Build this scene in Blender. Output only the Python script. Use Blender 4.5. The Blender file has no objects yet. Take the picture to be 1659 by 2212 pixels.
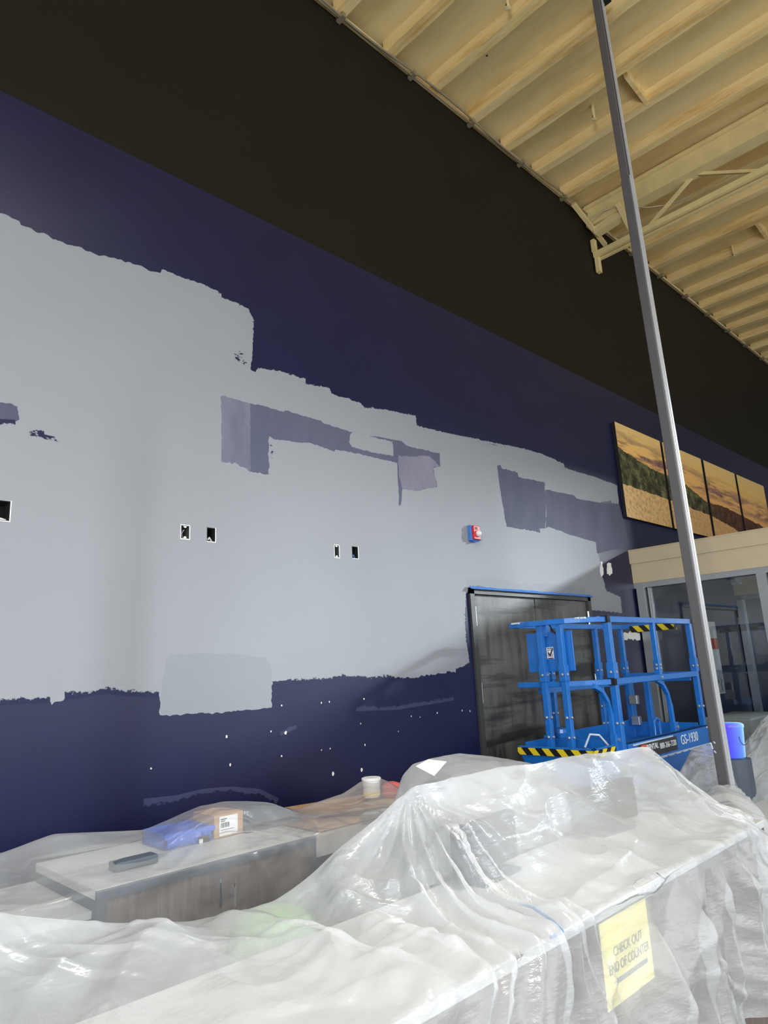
import bpy, bmesh, math, random
import numpy as np
from mathutils import Vector, Matrix
from mathutils.geometry import delaunay_2d_cdt
random.seed(7)
SC = bpy.context.scene
COL = SC.collection
H = 1.70                                     # eye height above the floor

# ------------------------------------------------------------------ camera
CX, CY = 829.5, 1106.0
VR, VU = np.array([2380, 1368.]) - (CX, CY), np.array([500, -5300.]) - (CX, CY)
F = math.sqrt(-(VR @ VU))
def _d(v):
    d = np.array([v[0], -v[1], -F]); return d / np.linalg.norm(d)
RX, RZ = _d(VR), _d(VU)
RY = np.cross(RZ, RX)
ROT = np.array([RX, RY, RZ])
cam = bpy.data.cameras.new('camera'); camo = bpy.data.objects.new('camera', cam); COL.objects.link(camo)
cam.sensor_fit = 'VERTICAL'; cam.sensor_height = 24; cam.lens = 24 * F / 2212
cam.clip_start = .05; cam.clip_end = 200
camo.matrix_world = Matrix.Translation((0, 0, H)) @ Matrix(ROT.tolist()).to_4x4()
SC.camera = camo

def P(px, py, x=None, y=None, z=None):
    """room point seen at a pixel, on the plane x=, y= or z= (z above the floor)"""
    r = ROT @ np.array([px - CX, -(py - CY), -F])
    k = x / r[0] if x is not None else (y / r[1] if y is not None else (z - H) / r[2])
    p = r * k
    return (float(p[0]), float(p[1]), float(p[2] + H))

# ------------------------------------------------------------------ world, lights, exposure
SC.view_settings.view_transform = 'Standard'; SC.view_settings.look = 'None'
SC.view_settings.gamma = 1; SC.view_settings.use_curve_mapping = False
SC.view_settings.exposure = 0.35
w = bpy.data.worlds.new('daylight'); SC.world = w; w.use_nodes = True
w.node_tree.nodes['Background'].inputs[0].default_value = (.80, .88, 1, 1)
w.node_tree.nodes['Background'].inputs[1].default_value = 1.0

def area(name, loc, size, power, aim, color=(1, 1, 1), spread=180):
    l = bpy.data.lights.new(name, 'AREA'); l.shape = 'RECTANGLE'; l.size, l.size_y = size
    l.energy = power; l.color = color; l.spread = math.radians(spread)
    o = bpy.data.objects.new(name, l); COL.objects.link(o); o.location = loc
    o.rotation_euler = (Vector(aim) - Vector(loc)).to_track_quat('-Z', 'Y').to_euler()
    return o
DAY = (.93, .97, 1)
YF = -4.0                                    # the storefront windows behind the camera
area('window_light', (-1.75, YF + .12, 2.1), (4.3, 3.4), 125, (-1.75, 4, 2.1), DAY)
area('window_light', (4.45, YF + .12, 2.1), (6.9, 3.4), 112, (4.45, 4, 2.1), DAY)
area('window_light', (31.0, -12.4, 10.6), (1.1, 1.8), 1500, (3.5, 3.6, 2.2), DAY, 60)   # low sky seen past the far end of the storefront
area('side_fill', (-5.6, -2.6, 3.0), (2.4, 2.4), 170, (7, 1.2, 2.3), DAY, 120)  # unseen fill added from the left to brighten the tan fascia and column
area('overhead_fill', (1.2, -.8, 6.6), (2.4, 1.0), 110, (1.4, .2, 0), (1, .98, .94), 120)  # unseen overhead fill, added to brighten the tops of the plastic sheets

# ------------------------------------------------------------------ material helpers
def srgb(r, g, b):
    f = lambda c: c / 12.92 if c <= .04045 else ((c + .055) / 1.055) ** 2.4
    return (f(r / 255), f(g / 255), f(b / 255), 1)
class NT:
    def __init__(s, name):
        s.m = bpy.data.materials.new(name); s.m.use_nodes = True; s.t = s.m.node_tree
        s.b = s.t.nodes['Principled BSDF']; s.out = s.t.nodes['Material Output']
    def n(s, typ, **kw):
        nd = s.t.nodes.new(typ)
        for k, v in kw.items():
            if k.startswith('i_'):
                key = k[2:]; key = int(key) if key.isdigit() else key.replace('_', ' ')
                nd.inputs[key].default_value = v
            else: setattr(nd, k, v)
        return nd
    def l(s, a, b): s.t.links.new(a, b)
    def coord(s, scale=(1, 1, 1), rot=(0, 0, 0)):
        c = s.n('ShaderNodeTexCoord'); m = s.n('ShaderNodeMapping'); s.l(c.outputs['Object'], m.inputs[0])
        m.inputs['Scale'].default_value = scale; m.inputs['Rotation'].default_value = rot
        return m.outputs[0]
    def noise(s, vec, scale, detail=4, rough=.6):
        nd = s.n('ShaderNodeTexNoise'); nd.inputs['Scale'].default_value = scale
        nd.inputs['Detail'].default_value = detail; nd.inputs['Roughness'].default_value = rough
        if vec is not None: s.l(vec, nd.inputs['Vector'])
        return nd.outputs[0]
    def ramp(s, fac, stops, interp='LINEAR'):
        nd = s.n('ShaderNodeValToRGB'); s.l(fac, nd.inputs[0]); r = nd.color_ramp; r.interpolation = interp
        while len(r.elements) < len(stops): r.elements.new(.5)
        for e, (p, c) in zip(r.elements, stops):
            e.position = p; e.color = c if len(c) == 4 else (*c, 1)
        return nd.outputs[0]
    def bump(s, h, strength=.2, dist=.01):
        nd = s.n('ShaderNodeBump'); nd.inputs['Strength'].default_value = strength; nd.inputs['Distance'].default_value = dist
        s.l(h, nd.inputs['Height']); s.l(nd.outputs[0], s.b.inputs['Normal']); return nd.outputs[0]
    def math(s, op, a, b=None, clamp=False):
        nd = s.n('ShaderNodeMath', operation=op); nd.use_clamp = clamp
        for i, v in enumerate((a, b)):
            if v is None: continue
            if isinstance(v, (int, float)): nd.inputs[i].default_value = v
            else: s.l(v, nd.inputs[i])
        return nd.outputs[0]
    def mix(s, f, a, b):
        nd = s.n('ShaderNodeMix', data_type='RGBA')
        if isinstance(f, (int, float)): nd.inputs[0].default_value = f
        else: s.l(f, nd.inputs[0])
        for i, v in ((6, a), (7, b)):
            if isinstance(v, tuple): nd.inputs[i].default_value = v
            else: s.l(v, nd.inputs[i])
        return nd.outputs[2]

def _schlick(s, nrm=None):
    lw = s.n('ShaderNodeLayerWeight'); lw.inputs['Blend'].default_value = .5
    if nrm is not None: s.l(nrm, lw.inputs['Normal'])
    return s.math('ADD', .045, s.math('MULTIPLY', s.math('POWER', lw.outputs['Facing'], 5), .9), True)
NT.schlick = _schlick
def paint(name, col, rough=.5, spec=.5, metal=0, var=.06, scale=6, bump=.05, bscale=150, coat=0):
    t = NT(name); v = t.coord()
    a = tuple(max(0, c * (1 - var)) for c in col[:3]) + (1,); b = tuple(min(1, c * (1 + var)) for c in col[:3]) + (1,)
    n = t.noise(v, scale, 5)
    t.l(t.ramp(n, [(.3, a), (.7, b)]), t.b.inputs['Base Color'])
    t.b.inputs['Roughness'].default_value = rough; t.b.inputs['Metallic'].default_value = metal
    t.b.inputs['Specular IOR Level'].default_value = spec
    if coat: t.b.inputs['Coat Weight'].default_value = coat; t.b.inputs['Coat Roughness'].default_value = .1
    if bump: t.bump(t.noise(v, bscale, 2), bump, .004)
    return t.m

M = {}
NAVY = srgb(22, 25, 60)
M['navy'] = paint('navy_wall_paint', NAVY, .38, .36, var=.10, scale=2.2, bump=.12)
M['grey'] = paint('grey_primer', srgb(144, 146, 150), .52, .25, var=.025, scale=1.3, bump=.10)
M['grey2'] = paint('grey_primer_second_coat', srgb(137, 140, 145), .52, .25, var=.025, scale=1.3, bump=.10)
M['brown'] = paint('brown_black_wall_paint', srgb(29, 25, 19), .6, .2, var=.06, scale=2, bump=.10)
M['spackle'] = paint('white_spackle', srgb(232, 230, 224), .8, .2, bump=.2)
def lilac(name, a, b):
    t = NT(name); v = t.coord((1, 1, .35)); n = t.noise(v, 3.0, 7, .65)
    t.l(t.ramp(n, [(.38, a), (.66, b)]), t.b.inputs['Base Color']); t.b.inputs['Roughness'].default_value = .62; t.b.inputs['Specular IOR Level'].default_value = .25
    t.bump(t.noise(t.coord(), 150, 2), .12, .004); return t.m
M['lilac'] = lilac('thin_primer_over_navy', srgb(100, 101, 118), srgb(124, 123, 138))
M['lilac_light'] = lilac('thinner_primer_over_navy', srgb(116, 114, 130), srgb(136, 131, 144))
M['lilac_dark'] = lilac('navy_showing_through_primer', srgb(84, 86, 106), srgb(92, 93, 112))
M['lilac_mid'] = lilac('navy_showing_between_coats', srgb(76, 78, 98), srgb(92, 92, 112))
def dry(name, col, thr=.5):
    t = NT(name)
    a = t.n('ShaderNodeAttribute', attribute_name='cov'); v = t.coord((1, 1, 1.6))
    n = t.noise(v, 38, 6, .7)
    s = t.math('ADD', t.math('MULTIPLY', a.outputs['Fac'], .62), n)
    f = t.math('GREATER_THAN', s, .80)
    tr = t.n('ShaderNodeBsdfTransparent'); mx = t.n('ShaderNodeMixShader')
    t.b.inputs['Base Color'].default_value = col; t.b.inputs['Roughness'].default_value = .45; t.b.inputs['Specular IOR Level'].default_value = .3
    t.l(f, mx.inputs[0]); t.l(tr.outputs[0], mx.inputs[1]); t.l(t.b.outputs[0], mx.inputs[2]); t.l(mx.outputs[0], t.out.inputs[0])
    return t.m
M['dry_grey'] = dry('dry_roller_grey', srgb(146, 148, 152))
M['dry_navy'] = dry('dry_roller_navy', NAVY)
M['scuff'] = dry('pale_scuff', srgb(56, 58, 88))

def ceil_mat():
    t = NT('painted_roof_deck'); v = t.coord((1, .25, 1)); v2 = t.coord()
    n = t.noise(v, 2.6, 7, .65); n2 = t.noise(v2, .7, 4)
    c = t.ramp(n, [(.30, srgb(205, 170, 100)), (.5, srgb(230, 202, 138)), (.75, srgb(238, 214, 158))])
    c = t.mix(t.math('MULTIPLY', n2, .45), c, srgb(206, 190, 150))
    sp = t.n('ShaderNodeTexVoronoi'); sp.inputs['Scale'].default_value = 2.3; t.l(v2, sp.inputs['Vector'])
    c = t.mix(t.math('LESS_THAN', sp.outputs['Distance'], .035), c, srgb(70, 52, 30))
    t.l(c, t.b.inputs['Base Color']); t.b.inputs['Roughness'].default_value = .75
    t.bump(n, .3, .01); return t.m
M['deck'] = ceil_mat()
def joist_mat():
    t = NT('painted_timber_joist'); n = t.noise(t.coord((3, .3, 3)), 3, 7, .7)
    t.l(t.ramp(n, [(.32, srgb(206, 164, 96)), (.5, srgb(236, 206, 142)), (.7, srgb(243, 220, 168))]), t.b.inputs['Base Color'])
    t.b.inputs['Roughness'].default_value = .7; t.bump(n, .3, .01); return t.m
M['joist'] = joist_mat()
M['steel_tan'] = paint('cream_painted_steel', srgb(228, 206, 148), .55, var=.08, scale=5)
M['conduit'] = paint('galvanised_conduit', srgb(160, 148, 122), .4, metal=.4)
M['floor'] = paint('grey_concrete_floor', srgb(104, 102, 98), .5, var=.12, scale=1.5)
M['plain'] = paint('pale_wall_paint', srgb(186, 184, 178), .7)
M['tan'] = paint('tan_fascia_paint', srgb(208, 190, 156), .6, var=.03)
M['alu'] = paint('brushed_aluminium', srgb(188, 190, 192), .38, metal=.75, var=.04)
M['gasket'] = paint('black_gasket', srgb(25, 25, 28), .6)
M['pole'] = paint('charcoal_column_paint', srgb(92, 90, 93), .45, var=.05, scale=9, bump=.15)
M['pole_edge'] = paint('satin_grey_channel_paint', srgb(182, 182, 184), .30, var=.05, coat=.3)
M['blue'] = paint('blue_lift_enamel', srgb(30, 112, 196), .34, var=.09, scale=14, coat=.25)
M['chip'] = paint('scraped_paint', srgb(205, 218, 228), .5)
M['bolt'] = paint('zinc_bolt', srgb(190, 192, 196), .35, metal=.8)
M['black'] = paint('black_rubber', srgb(22, 22, 24), .6)
M['label_dark'] = paint('dark_vinyl_label', srgb(58, 54, 56), .4)
M['white'] = paint('white_vinyl', srgb(240, 240, 238), .5)
M['orange'] = paint('orange_vinyl', srgb(226, 98, 60), .5)
M['yellow'] = paint('yellow_sign_paper', srgb(250, 238, 150), .7, var=.02, bump=0)
M['ink'] = paint('grey_ink', srgb(74, 84, 96), .7)
M['tape_blue'] = paint('blue_masking_tape', srgb(74, 128, 206), .6, var=.15, scale=25)
M['red'] = paint('red_plastic', srgb(200, 40, 52), .4)
M['lens'] = paint('clear_strobe_lens', srgb(225, 215, 210), .2)
M['card'] = paint('brown_cardboard', srgb(190, 150, 112), .8)
M['crate'] = paint('blue_plastic_crate', srgb(50, 98, 200), .45)
M['slate'] = paint('slate_laminate', srgb(78, 86, 96), .5)
M['top'] = paint('pale_laminate_top', srgb(205, 205, 203), .35, var=.02)
M['paper'] = paint('white_paper', srgb(245, 244, 240), .8, var=.02)
M['cable'] = paint('blue_cable', srgb(110, 150, 190), .5)
M['box_metal'] = paint('galvanised_box', srgb(110, 112, 110), .4, metal=.6)
M['cavity'] = paint('dark_wall_cavity', srgb(14, 14, 15), .9)
M['pink'] = paint('salmon_plastic', srgb(226, 110, 104), .5)
M['green'] = paint('pale_green_plastic', srgb(168, 196, 160), .6)

def wood():
    t = NT('grey_brown_woodgrain_laminate'); v = t.coord((9, 9, .7)); n = t.noise(v, 4, 8, .7)
    pn = t.n('ShaderNodeTexNoise'); t.l(t.coord((1, 1, 0)), pn.inputs['Vector']); pn.inputs['Scale'].default_value = 6; pn.inputs['Detail'].default_value = 0
    c = t.ramp(n, [(.3, srgb(84, 72, 66)), (.55, srgb(120, 105, 98)), (.75, srgb(144, 130, 122))])
    c = t.mix(t.math('MULTIPLY', pn.outputs[0], .5), c, srgb(104, 92, 88))
    t.l(c, t.b.inputs['Base Color']); t.b.inputs['Roughness'].default_value = .5; return t.m
M['wood'] = wood()

def hazard():
    t = NT('black_and_yellow_hazard_stripe'); c = t.n('ShaderNodeTexCoord'); sx = t.n('ShaderNodeSeparateXYZ'); t.l(c.outputs['Object'], sx.inputs[0])
    s = t.math('ADD', t.math('ADD', sx.outputs[0], sx.outputs[1]), t.math('MULTIPLY', sx.outputs[2], -.9))
    f = t.math('GREATER_THAN', t.math('FRACT', t.math('MULTIPLY', s, 8.2)), .5)
    t.l(t.mix(f, srgb(24, 24, 26), srgb(240, 212, 40)), t.b.inputs['Base Color']); t.b.inputs['Roughness'].default_value = .5
    return t.m
M['hazard'] = hazard()

def door_mat():
    t = NT('worn_charcoal_door_paint'); n = t.noise(t.coord((5, 1, 1.0)), 1.6, 6, .6)
    n2 = t.noise(t.coord((.6, 1, 6)), 1.3, 4, .6)
    c = t.ramp(n, [(.35, srgb(54, 52, 50)), (.5, srgb(92, 90, 86)), (.7, srgb(108, 105, 100))])
    c = t.mix(t.ramp(n2, [(.50, (0, 0, 0)), (.62, (1, 1, 1))]), c, srgb(44, 43, 42))
    t.l(c, t.b.inputs['Base Color']); t.b.inputs['Roughness'].default_value = .42; return t.m
M['door'] = door_mat()
M['frame'] = paint('charcoal_frame_paint', srgb(62, 62, 60), .45)

def glass():
    t = NT('storefront_glass'); gl = t.n('ShaderNodeBsdfGlossy'); gl.inputs['Roughness'].default_value = .01
    tr = t.n('ShaderNodeBsdfTransparent'); tr.inputs[0].default_value = (.88, .91, .92, 1)
    fr = t.schlick(); mx = t.n('ShaderNodeMixShader'); t.l(t.math('MULTIPLY', fr, 1.5, True), mx.inputs[0])
    t.l(tr.outputs[0], mx.inputs[1]); t.l(gl.outputs[0], mx.inputs[2]); t.l(mx.outputs[0], t.out.inputs[0]); return t.m
M['glass'] = glass()

def plastic(name, opac, tint=(.82, .83, .835, 1), bs=1.0, rot=.6, face=.16):
    """thin polythene film: part clear, part milky, shiny, more milky edge-on"""
    t = NT(name)
    # fine crinkles and pull lines, as bump only
    n1 = t.noise(t.coord((1.2, 3, 6), (0, rot, .3)), 5, 4, .55)
    n2 = t.noise(t.coord((7, 3, 1.5), (0, -.4, .2)), 6, 5, .6)
    mk = t.ramp(t.noise(t.coord(), 3.1, 2), [(.45, (0, 0, 0, 1)), (.62, (1, 1, 1, 1))])
    hgt = t.math('ADD', t.math('MULTIPLY', n1, .7), t.math('MULTIPLY', t.math('MULTIPLY', n2, mk), .8))
    nb = t.bump(hgt, .24 * bs, .03)
    lw = t.n('ShaderNodeLayerWeight'); lw.inputs['Blend'].default_value = .35; t.l(nb, lw.inputs['Normal'])
    hz = t.noise(t.coord((1, 1, 1)), 1.7, 3)
    op = t.math('ADD', t.math('ADD', opac - .24, t.math('MULTIPLY', hz, .46)), t.math('MULTIPLY', lw.outputs['Facing'], face), True)
    t.b.inputs['Base Color'].default_value = tint; t.b.inputs['Roughness'].default_value = .34
    t.b.inputs['Specular IOR Level'].default_value = .45
    tl = t.n('ShaderNodeBsdfTranslucent'); tl.inputs[0].default_value = tint; t.l(nb, tl.inputs['Normal'])
    ms = t.n('ShaderNodeMixShader'); ms.inputs[0].default_value = .35
    t.l(t.b.outputs[0], ms.inputs[1]); t.l(tl.outputs[0], ms.inputs[2])
    gl = t.n('ShaderNodeBsdfGlossy'); gl.inputs['Roughness'].default_value = .26; gl.inputs[0].default_value = (1, 1, 1, 1); t.l(nb, gl.inputs['Normal'])
    tr = t.n('ShaderNodeBsdfTransparent'); tr.inputs[0].default_value = (.96, .965, .97, 1)
    fr = t.schlick(nb)
    m1 = t.n('ShaderNodeMixShader'); t.l(t.math('MULTIPLY', fr, 1.2, True), m1.inputs[0]); t.l(tr.outputs[0], m1.inputs[1]); t.l(gl.outputs[0], m1.inputs[2])
    m2 = t.n('ShaderNodeMixShader'); t.l(op, m2.inputs[0]); t.l(m1.outputs[0], m2.inputs[1]); t.l(ms.outputs[0], m2.inputs[2])
    t.l(m2.outputs[0], t.out.inputs[0]); return t.m
M['film'] = plastic('milky_plastic_sheeting', .42, bs=1.5)
M['film_clear'] = plastic('clear_plastic_sheeting', .27, bs=.6, rot=-.5, face=.06)
M['film_mid'] = plastic('hazy_plastic_sheeting', .44, bs=1.0, rot=.2)

# ------------------------------------------------------------------ mesh helpers
class MB:
    """collects boxes, bars, tubes and discs, builds ONE mesh object"""
    def __init__(s): s.v = []; s.f = []; s.mi = []; s.cur = 0; s.cuts = []
    def add(s, vs, fs):
        o = len(s.v); s.cuts.append((o, len(s.f))); s.v += [tuple(v) for v in vs]; s.f += [tuple(i + o for i in f) for f in fs]; s.mi += [s.cur] * len(fs); return s
    def box(s, a, b):
        (x0, y0, z0), (x1, y1, z1) = [tuple(min(p, q) for p, q in zip(a, b)), tuple(max(p, q) for p, q in zip(a, b))]
        return s.add([(x0, y0, z0), (x1, y0, z0), (x1, y1, z0), (x0, y1, z0), (x0, y0, z1), (x1, y0, z1), (x1, y1, z1), (x0, y1, z1)],
                     [(0, 3, 2, 1), (4, 5, 6, 7), (0, 1, 5, 4), (1, 2, 6, 5), (2, 3, 7, 6), (3, 0, 4, 7)])
    def bar(s, a, b, w, h=None, up=(0, 0, 1)):
        h = h or w; a, b = Vector(a), Vector(b); d = (b - a).normalized(); u = Vector(up)
        if abs(d.dot(u)) > .95: u = Vector((0, 1, 0))
        sx = d.cross(u).normalized(); uy = sx.cross(d).normalized(); c = []
        for p in (a, b):
            for i, j in ((-1, -1), (1, -1), (1, 1), (-1, 1)): c.append(p + sx * (i * w / 2) + uy * (j * h / 2))
        return s.add(c, [(0, 1, 2, 3), (7, 6, 5, 4), (0, 4, 5, 1), (1, 5, 6, 2), (2, 6, 7, 3), (3, 7, 4, 0)])
    def tube(s, pts, r, n=10, square=False):
        pts = [Vector(p) for p in pts]; rings = []
        if square: n = 4
        ref = Vector((0, 0, 1))
        for i, p in enumerate(pts):
            d = ((pts[min(i + 1, len(pts) - 1)] - p).normalized() + (p - pts[max(i - 1, 0)]).normalized()).normalized()
            rr = ref if abs(d.dot(ref)) < .95 else Vector((0, 1, 0))
            a = d.cross(rr).normalized(); b = d.cross(a).normalized()
            k = r * (math.sqrt(2) if square else 1)
            rings.append([p + (a * math.cos(t) + b * math.sin(t)) * k for t in [(j + (.5 if square else 0)) * 2 * math.pi / n for j in range(n)]])
        vs = [v for rg in rings for v in rg]; fs = []
        for i in range(len(pts) - 1):
            for j in range(n): fs.append((i * n + j, i * n + (j + 1) % n, (i + 1) * n + (j + 1) % n, (i + 1) * n + j))
        fs.append(tuple(range(n))[::-1]); fs.append(tuple((len(pts) - 1) * n + j for j in range(n)))
        return s.add(vs, fs)
    def lathe(s, c, prof, n=24, axis=(0, 0, 1)):
        ax = Vector(axis).normalized(); u = ax.orthogonal().normalized(); w_ = ax.cross(u); c = Vector(c); vs = []; fs = []
        for r, t in prof:
            for j in range(n):
                a = 2 * math.pi * j / n; vs.append(c + ax * t + (u * math.cos(a) + w_ * math.sin(a)) * max(r, 1e-4))
        for i in range(len(prof) - 1):
            for j in range(n): fs.append((i * n + j, i * n + (j + 1) % n, (i + 1) * n + (j + 1) % n, (i + 1) * n + j))
        fs.append(tuple(range(n))[::-1]); fs.append(tuple((len(prof) - 1) * n + j for j in range(n)))
        return s.add(vs, fs)
    def build_each(s, name, mats, parent=None, **kw):
        out = []; ends = s.cuts[1:] + [(len(s.v), len(s.f))]
        for (v0, f0), (v1, f1) in zip(s.cuts, ends):
            m = MB(); m.add(s.v[v0:v1], [tuple(i - v0 for i in f) for f in s.f[f0:f1]]); out.append(m.build(name, mats, parent, **kw))
        return out
    def build(s, name, mats, parent=None, bevel=0, smooth=False):
        if not isinstance(mats, (list, tuple)): mats = [mats]
        me = bpy.data.meshes.new(name)
        off = Vector((0, 0, 0))
        if parent is not None: off = parent_origin(parent)
        me.from_pydata([tuple(Vector(v) - off) for v in s.v], [], s.f)
        for m in mats: me.materials.append(m)
        me.polygons.foreach_set('material_index', s.mi)
        bm = bmesh.new(); bm.from_mesh(me); bmesh.ops.recalc_face_normals(bm, faces=bm.faces); bm.to_mesh(me); bm.free()
        if smooth: me.polygons.foreach_set('use_smooth', [True] * len(me.polygons))
        o = bpy.data.objects.new(name, me); COL.objects.link(o)
        if parent is not None: o.parent = parent
        if bevel:
            b = o.modifiers.new('bevel', 'BEVEL'); b.width = bevel; b.segments = 2; b.limit_method = 'ANGLE'
        return o
def parent_origin(p):
    o = Vector((0, 0, 0))
    while p is not None: o += Vector(p.location); p = p.parent
    return o
def thing(name, label, cat, loc, group=None):
    o = bpy.data.objects.new(name, None); COL.objects.link(o); o.location = loc; o.empty_display_size = .1
    o['label'] = label; o['category'] = cat
    if group: o['group'] = group
    return o
def tag(o, label, cat, group=None):
    o['label'] = label; o['category'] = cat
    if group: o['group'] = group
    return o
def struct(o): o['kind'] = 'structure'; return o
def text(name, body, origin, right, up, size, mat, parent, thick=.001, sx=1.0, bold=0.0, align='CENTER'):
    c = bpy.data.curves.new(name, 'FONT'); c.body = body; c.size = size; c.extrude = thick; c.align_x = align; c.align_y = 'CENTER'; c.offset = bold
    tmp = bpy.data.objects.new('tmp', c); COL.objects.link(tmp)
    dg = bpy.context.evaluated_depsgraph_get(); me = bpy.data.meshes.new_from_object(tmp.evaluated_get(dg))
    bpy.data.objects.remove(tmp); R = Vector(right).normalized(); U = Vector(up).normalized(); N = R.cross(U)
    off = parent_origin(parent) if parent is not None else Vector((0, 0, 0))
    for v in me.vertices:
        v.co = Vector(origin) + R * (v.co.x * sx) + U * v.co.y + N * v.co.z - off
    me.materials.clear(); me.materials.append(mat)
    o = bpy.data.objects.new(name, me); COL.objects.link(o); o.parent = parent; return o

# ------------------------------------------------------------------ numpy noise
_rs = np.random.RandomState(11); _perm = _rs.permutation(512); _perm = np.concatenate([_perm, _perm, _perm])
_ang = _rs.rand(512) * 2 * np.pi
def pn(x, y, seed=0):
    x = np.asarray(x, float); y = np.asarray(y, float); x, y = np.broadcast_arrays(x, y)
    xi = np.floor(x).astype(int); yi = np.floor(y).astype(int); xf = x - xi; yf = y - yi
    def g(ix, iy, fx, fy):
        a = _ang[_perm[(ix + seed * 17) % 512 + _perm[(iy + seed * 31) % 512]] % 512]; return np.cos(a) * fx + np.sin(a) * fy
    u = xf ** 3 * (xf * (xf * 6 - 15) + 10); v = yf ** 3 * (yf * (yf * 6 - 15) + 10)
    a = g(xi, yi, xf, yf) * (1 - u) + g(xi + 1, yi, xf - 1, yf) * u
    b = g(xi, yi + 1, xf, yf - 1) * (1 - u) + g(xi + 1, yi + 1, xf - 1, yf - 1) * u
    return (a * (1 - v) + b * v) * 1.5
def worley(x, y, seed=0):
    xi = np.floor(x).astype(int); yi = np.floor(y).astype(int); best = np.full(x.shape, 9.0)
    for i in (-1, 0, 1):
        for j in (-1, 0, 1):
            h = _perm[(xi + i + seed * 13) % 512 + _perm[(yi + j + seed * 29) % 512]]
            fx = xi + i + (h % 97) / 97.0; fy = yi + j + (h * 7 % 89) / 89.0
            best = np.minimum(best, np.hypot(x - fx, y - fy))
    return best
def crease(x, y, seed, octv=4, pw=1.0):
    s = 0; a = 1; t = 0
    for o in range(octv):
        wx = pn(x * .7, y * .7, seed + o + 9) * .8; wy = pn(x * .7 + 5, y * .7, seed + o + 19) * .8
        s = s + a * (1 - np.abs(pn(x + wx, y + wy, seed + o)) * 2) ** pw if pw == 1 else s + a * np.clip(1 - np.abs(pn(x + wx, y + wy, seed + o)) * 2.4, 0, 1) ** pw
        t += a; a *= .5; x = x * 2.03; y = y * 2.03
    return s / t

# ------------------------------------------------------------------ painted wall
YW = 3.6; ZC = 1.7 + 5.59
def W(px, py): p = P(px, py, y=YW); return (p[0], p[2])
def rough_poly(px, amp=.006, step=.012, seed=0, closed=True):
    pts = [Vector(W(*p)) for p in px]; out = []
    n = len(pts)
    for i in range(n):
        a, b = pts[i], pts[(i + 1) % n]; L = (b - a).length; k = max(1, int(L / step)); d = (b - a) / max(L, 1e-6); nn = Vector((-d.y, d.x))
        for j in range(k):
            t = j / k; p = a + (b - a) * t
            if j: p = p + nn * float(pn(p.x * 30 + seed, p.y * 30, seed) * amp * 1.6 + pn(p.x * 8, p.y * 8, seed + 3) * amp * 1.2)
            out.append((p.x, p.y))
    return out
X0, X1 = -6.0, 20.0
polys = []      # (points, material index) painter's order
WM = ['navy', 'grey', 'brown', 'lilac', 'lilac_light', 'lilac_dark', 'lilac_mid', 'grey2', 'spackle']
ix = {k: i for i, k in enumerate(WM)}
ZB = 1.7 + .886 * 3.6
polys.append(([(X0, 0), (X1, 0), (X1, ZB), (X0, ZB)], 'navy'))
polys.append(([(X0, ZB), (X1, ZB), (X1, ZC), (X0, ZC)], 'brown'))
main = [(-90, 425), (0, 460), (42, 478), (45, 486), (120, 517), (200, 546), (275, 566), (345, 590), (349, 583), (400, 604), (440, 616), (478, 636), (480, 645),
        (535, 668), (541, 682), (546, 692), (545, 740), (543, 800), (552, 804), (555, 798), (600, 802), (660, 822), (662, 832), (713, 842), (716, 850), (780, 871),
        (788, 883), (830, 886), (898, 901), (899, 921), (960, 936), (1030, 951), (1060, 959), (1130, 970), (1170, 982), (1218, 1004), (1221, 1013), (1280, 1030),
        (1333, 1050), (1337, 1089), (1322, 1086), (1320, 1082), (1290, 1085), (1245, 1077), (1240, 1070), (1177, 1057), (1176, 1042), (1120, 1031), (1118, 1021), (1084, 1012), (1082, 1006),
        (1074, 1006), (1078, 1040), (1086, 1090), (1094, 1138), (1140, 1145), (1167, 1151), (1165, 1141), (1185, 1138), (1230, 1155), (1287, 1171), (1293, 1200),
        (1300, 1240), (1310, 1275), (1340, 1290), (1344, 1323), (1280, 1318), (1268, 1330), (1262, 1318), (1262, 1250), (1268, 1300), (1180, 1288), (1015, 1264), (1005, 1285), (1003, 1330), (1005, 1380), (1012, 1420), (1014, 1432),
        (1000, 1440), (985, 1443), (984, 1453), (966, 1449), (964, 1454), (930, 1456), (870, 1467), (800, 1468), (760, 1464), (700, 1470), (630, 1475), (629, 1466),
        (588, 1472), (586, 1529), (540, 1533), (450, 1540), (346, 1545), (343, 1501), (300, 1499), (270, 1500), (230, 1494), (190, 1500), (140, 1508), (137, 1513),
        (112, 1523), (108, 1514), (60, 1515), (0, 1519), (-90, 1524)]
main = [p for p in main if p not in ((1262, 1318), (1262, 1250))]
polys.append((rough_poly(main, .007, seed=1), 'grey'))
polys.append((rough_poly([(360, 1424), (372, 1414), (440, 1412), (520, 1413), (572, 1420), (586, 1440), (587, 1474), (586, 1529), (540, 1533), (450, 1540), (346, 1545), (350, 1480)], .004, .02, 2), 'grey2'))
polys.append((rough_poly([(452, 1247 - 980 + 980), (1008, 1250), (1008, 1262), (1262, 1290), (1262, 1270), (1200, 1262), (1130, 1262), (1060, 1245)][1:], .006, .02, 4), 'grey2'))
patch = [(478, 855), (540, 871), (580, 880), (612, 890), (615, 887), (693, 908), (697, 913), (757, 933), (850, 950), (868, 953), (880, 963), (950, 980), (951, 1007), (936, 1010),
         (944, 1050), (905, 1060), (870, 1056), (866, 1091), (862, 1092), (858, 1000), (800, 986), (756, 976), (725, 971), (722, 975), (668, 956), (640, 955), (590, 948), (582, 942),
         (580, 950), (580, 1028), (540, 1021), (510, 1004), (478, 1000)]
polys.append((rough_poly(patch, .004, seed=5), 'lilac_dark'))
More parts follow.
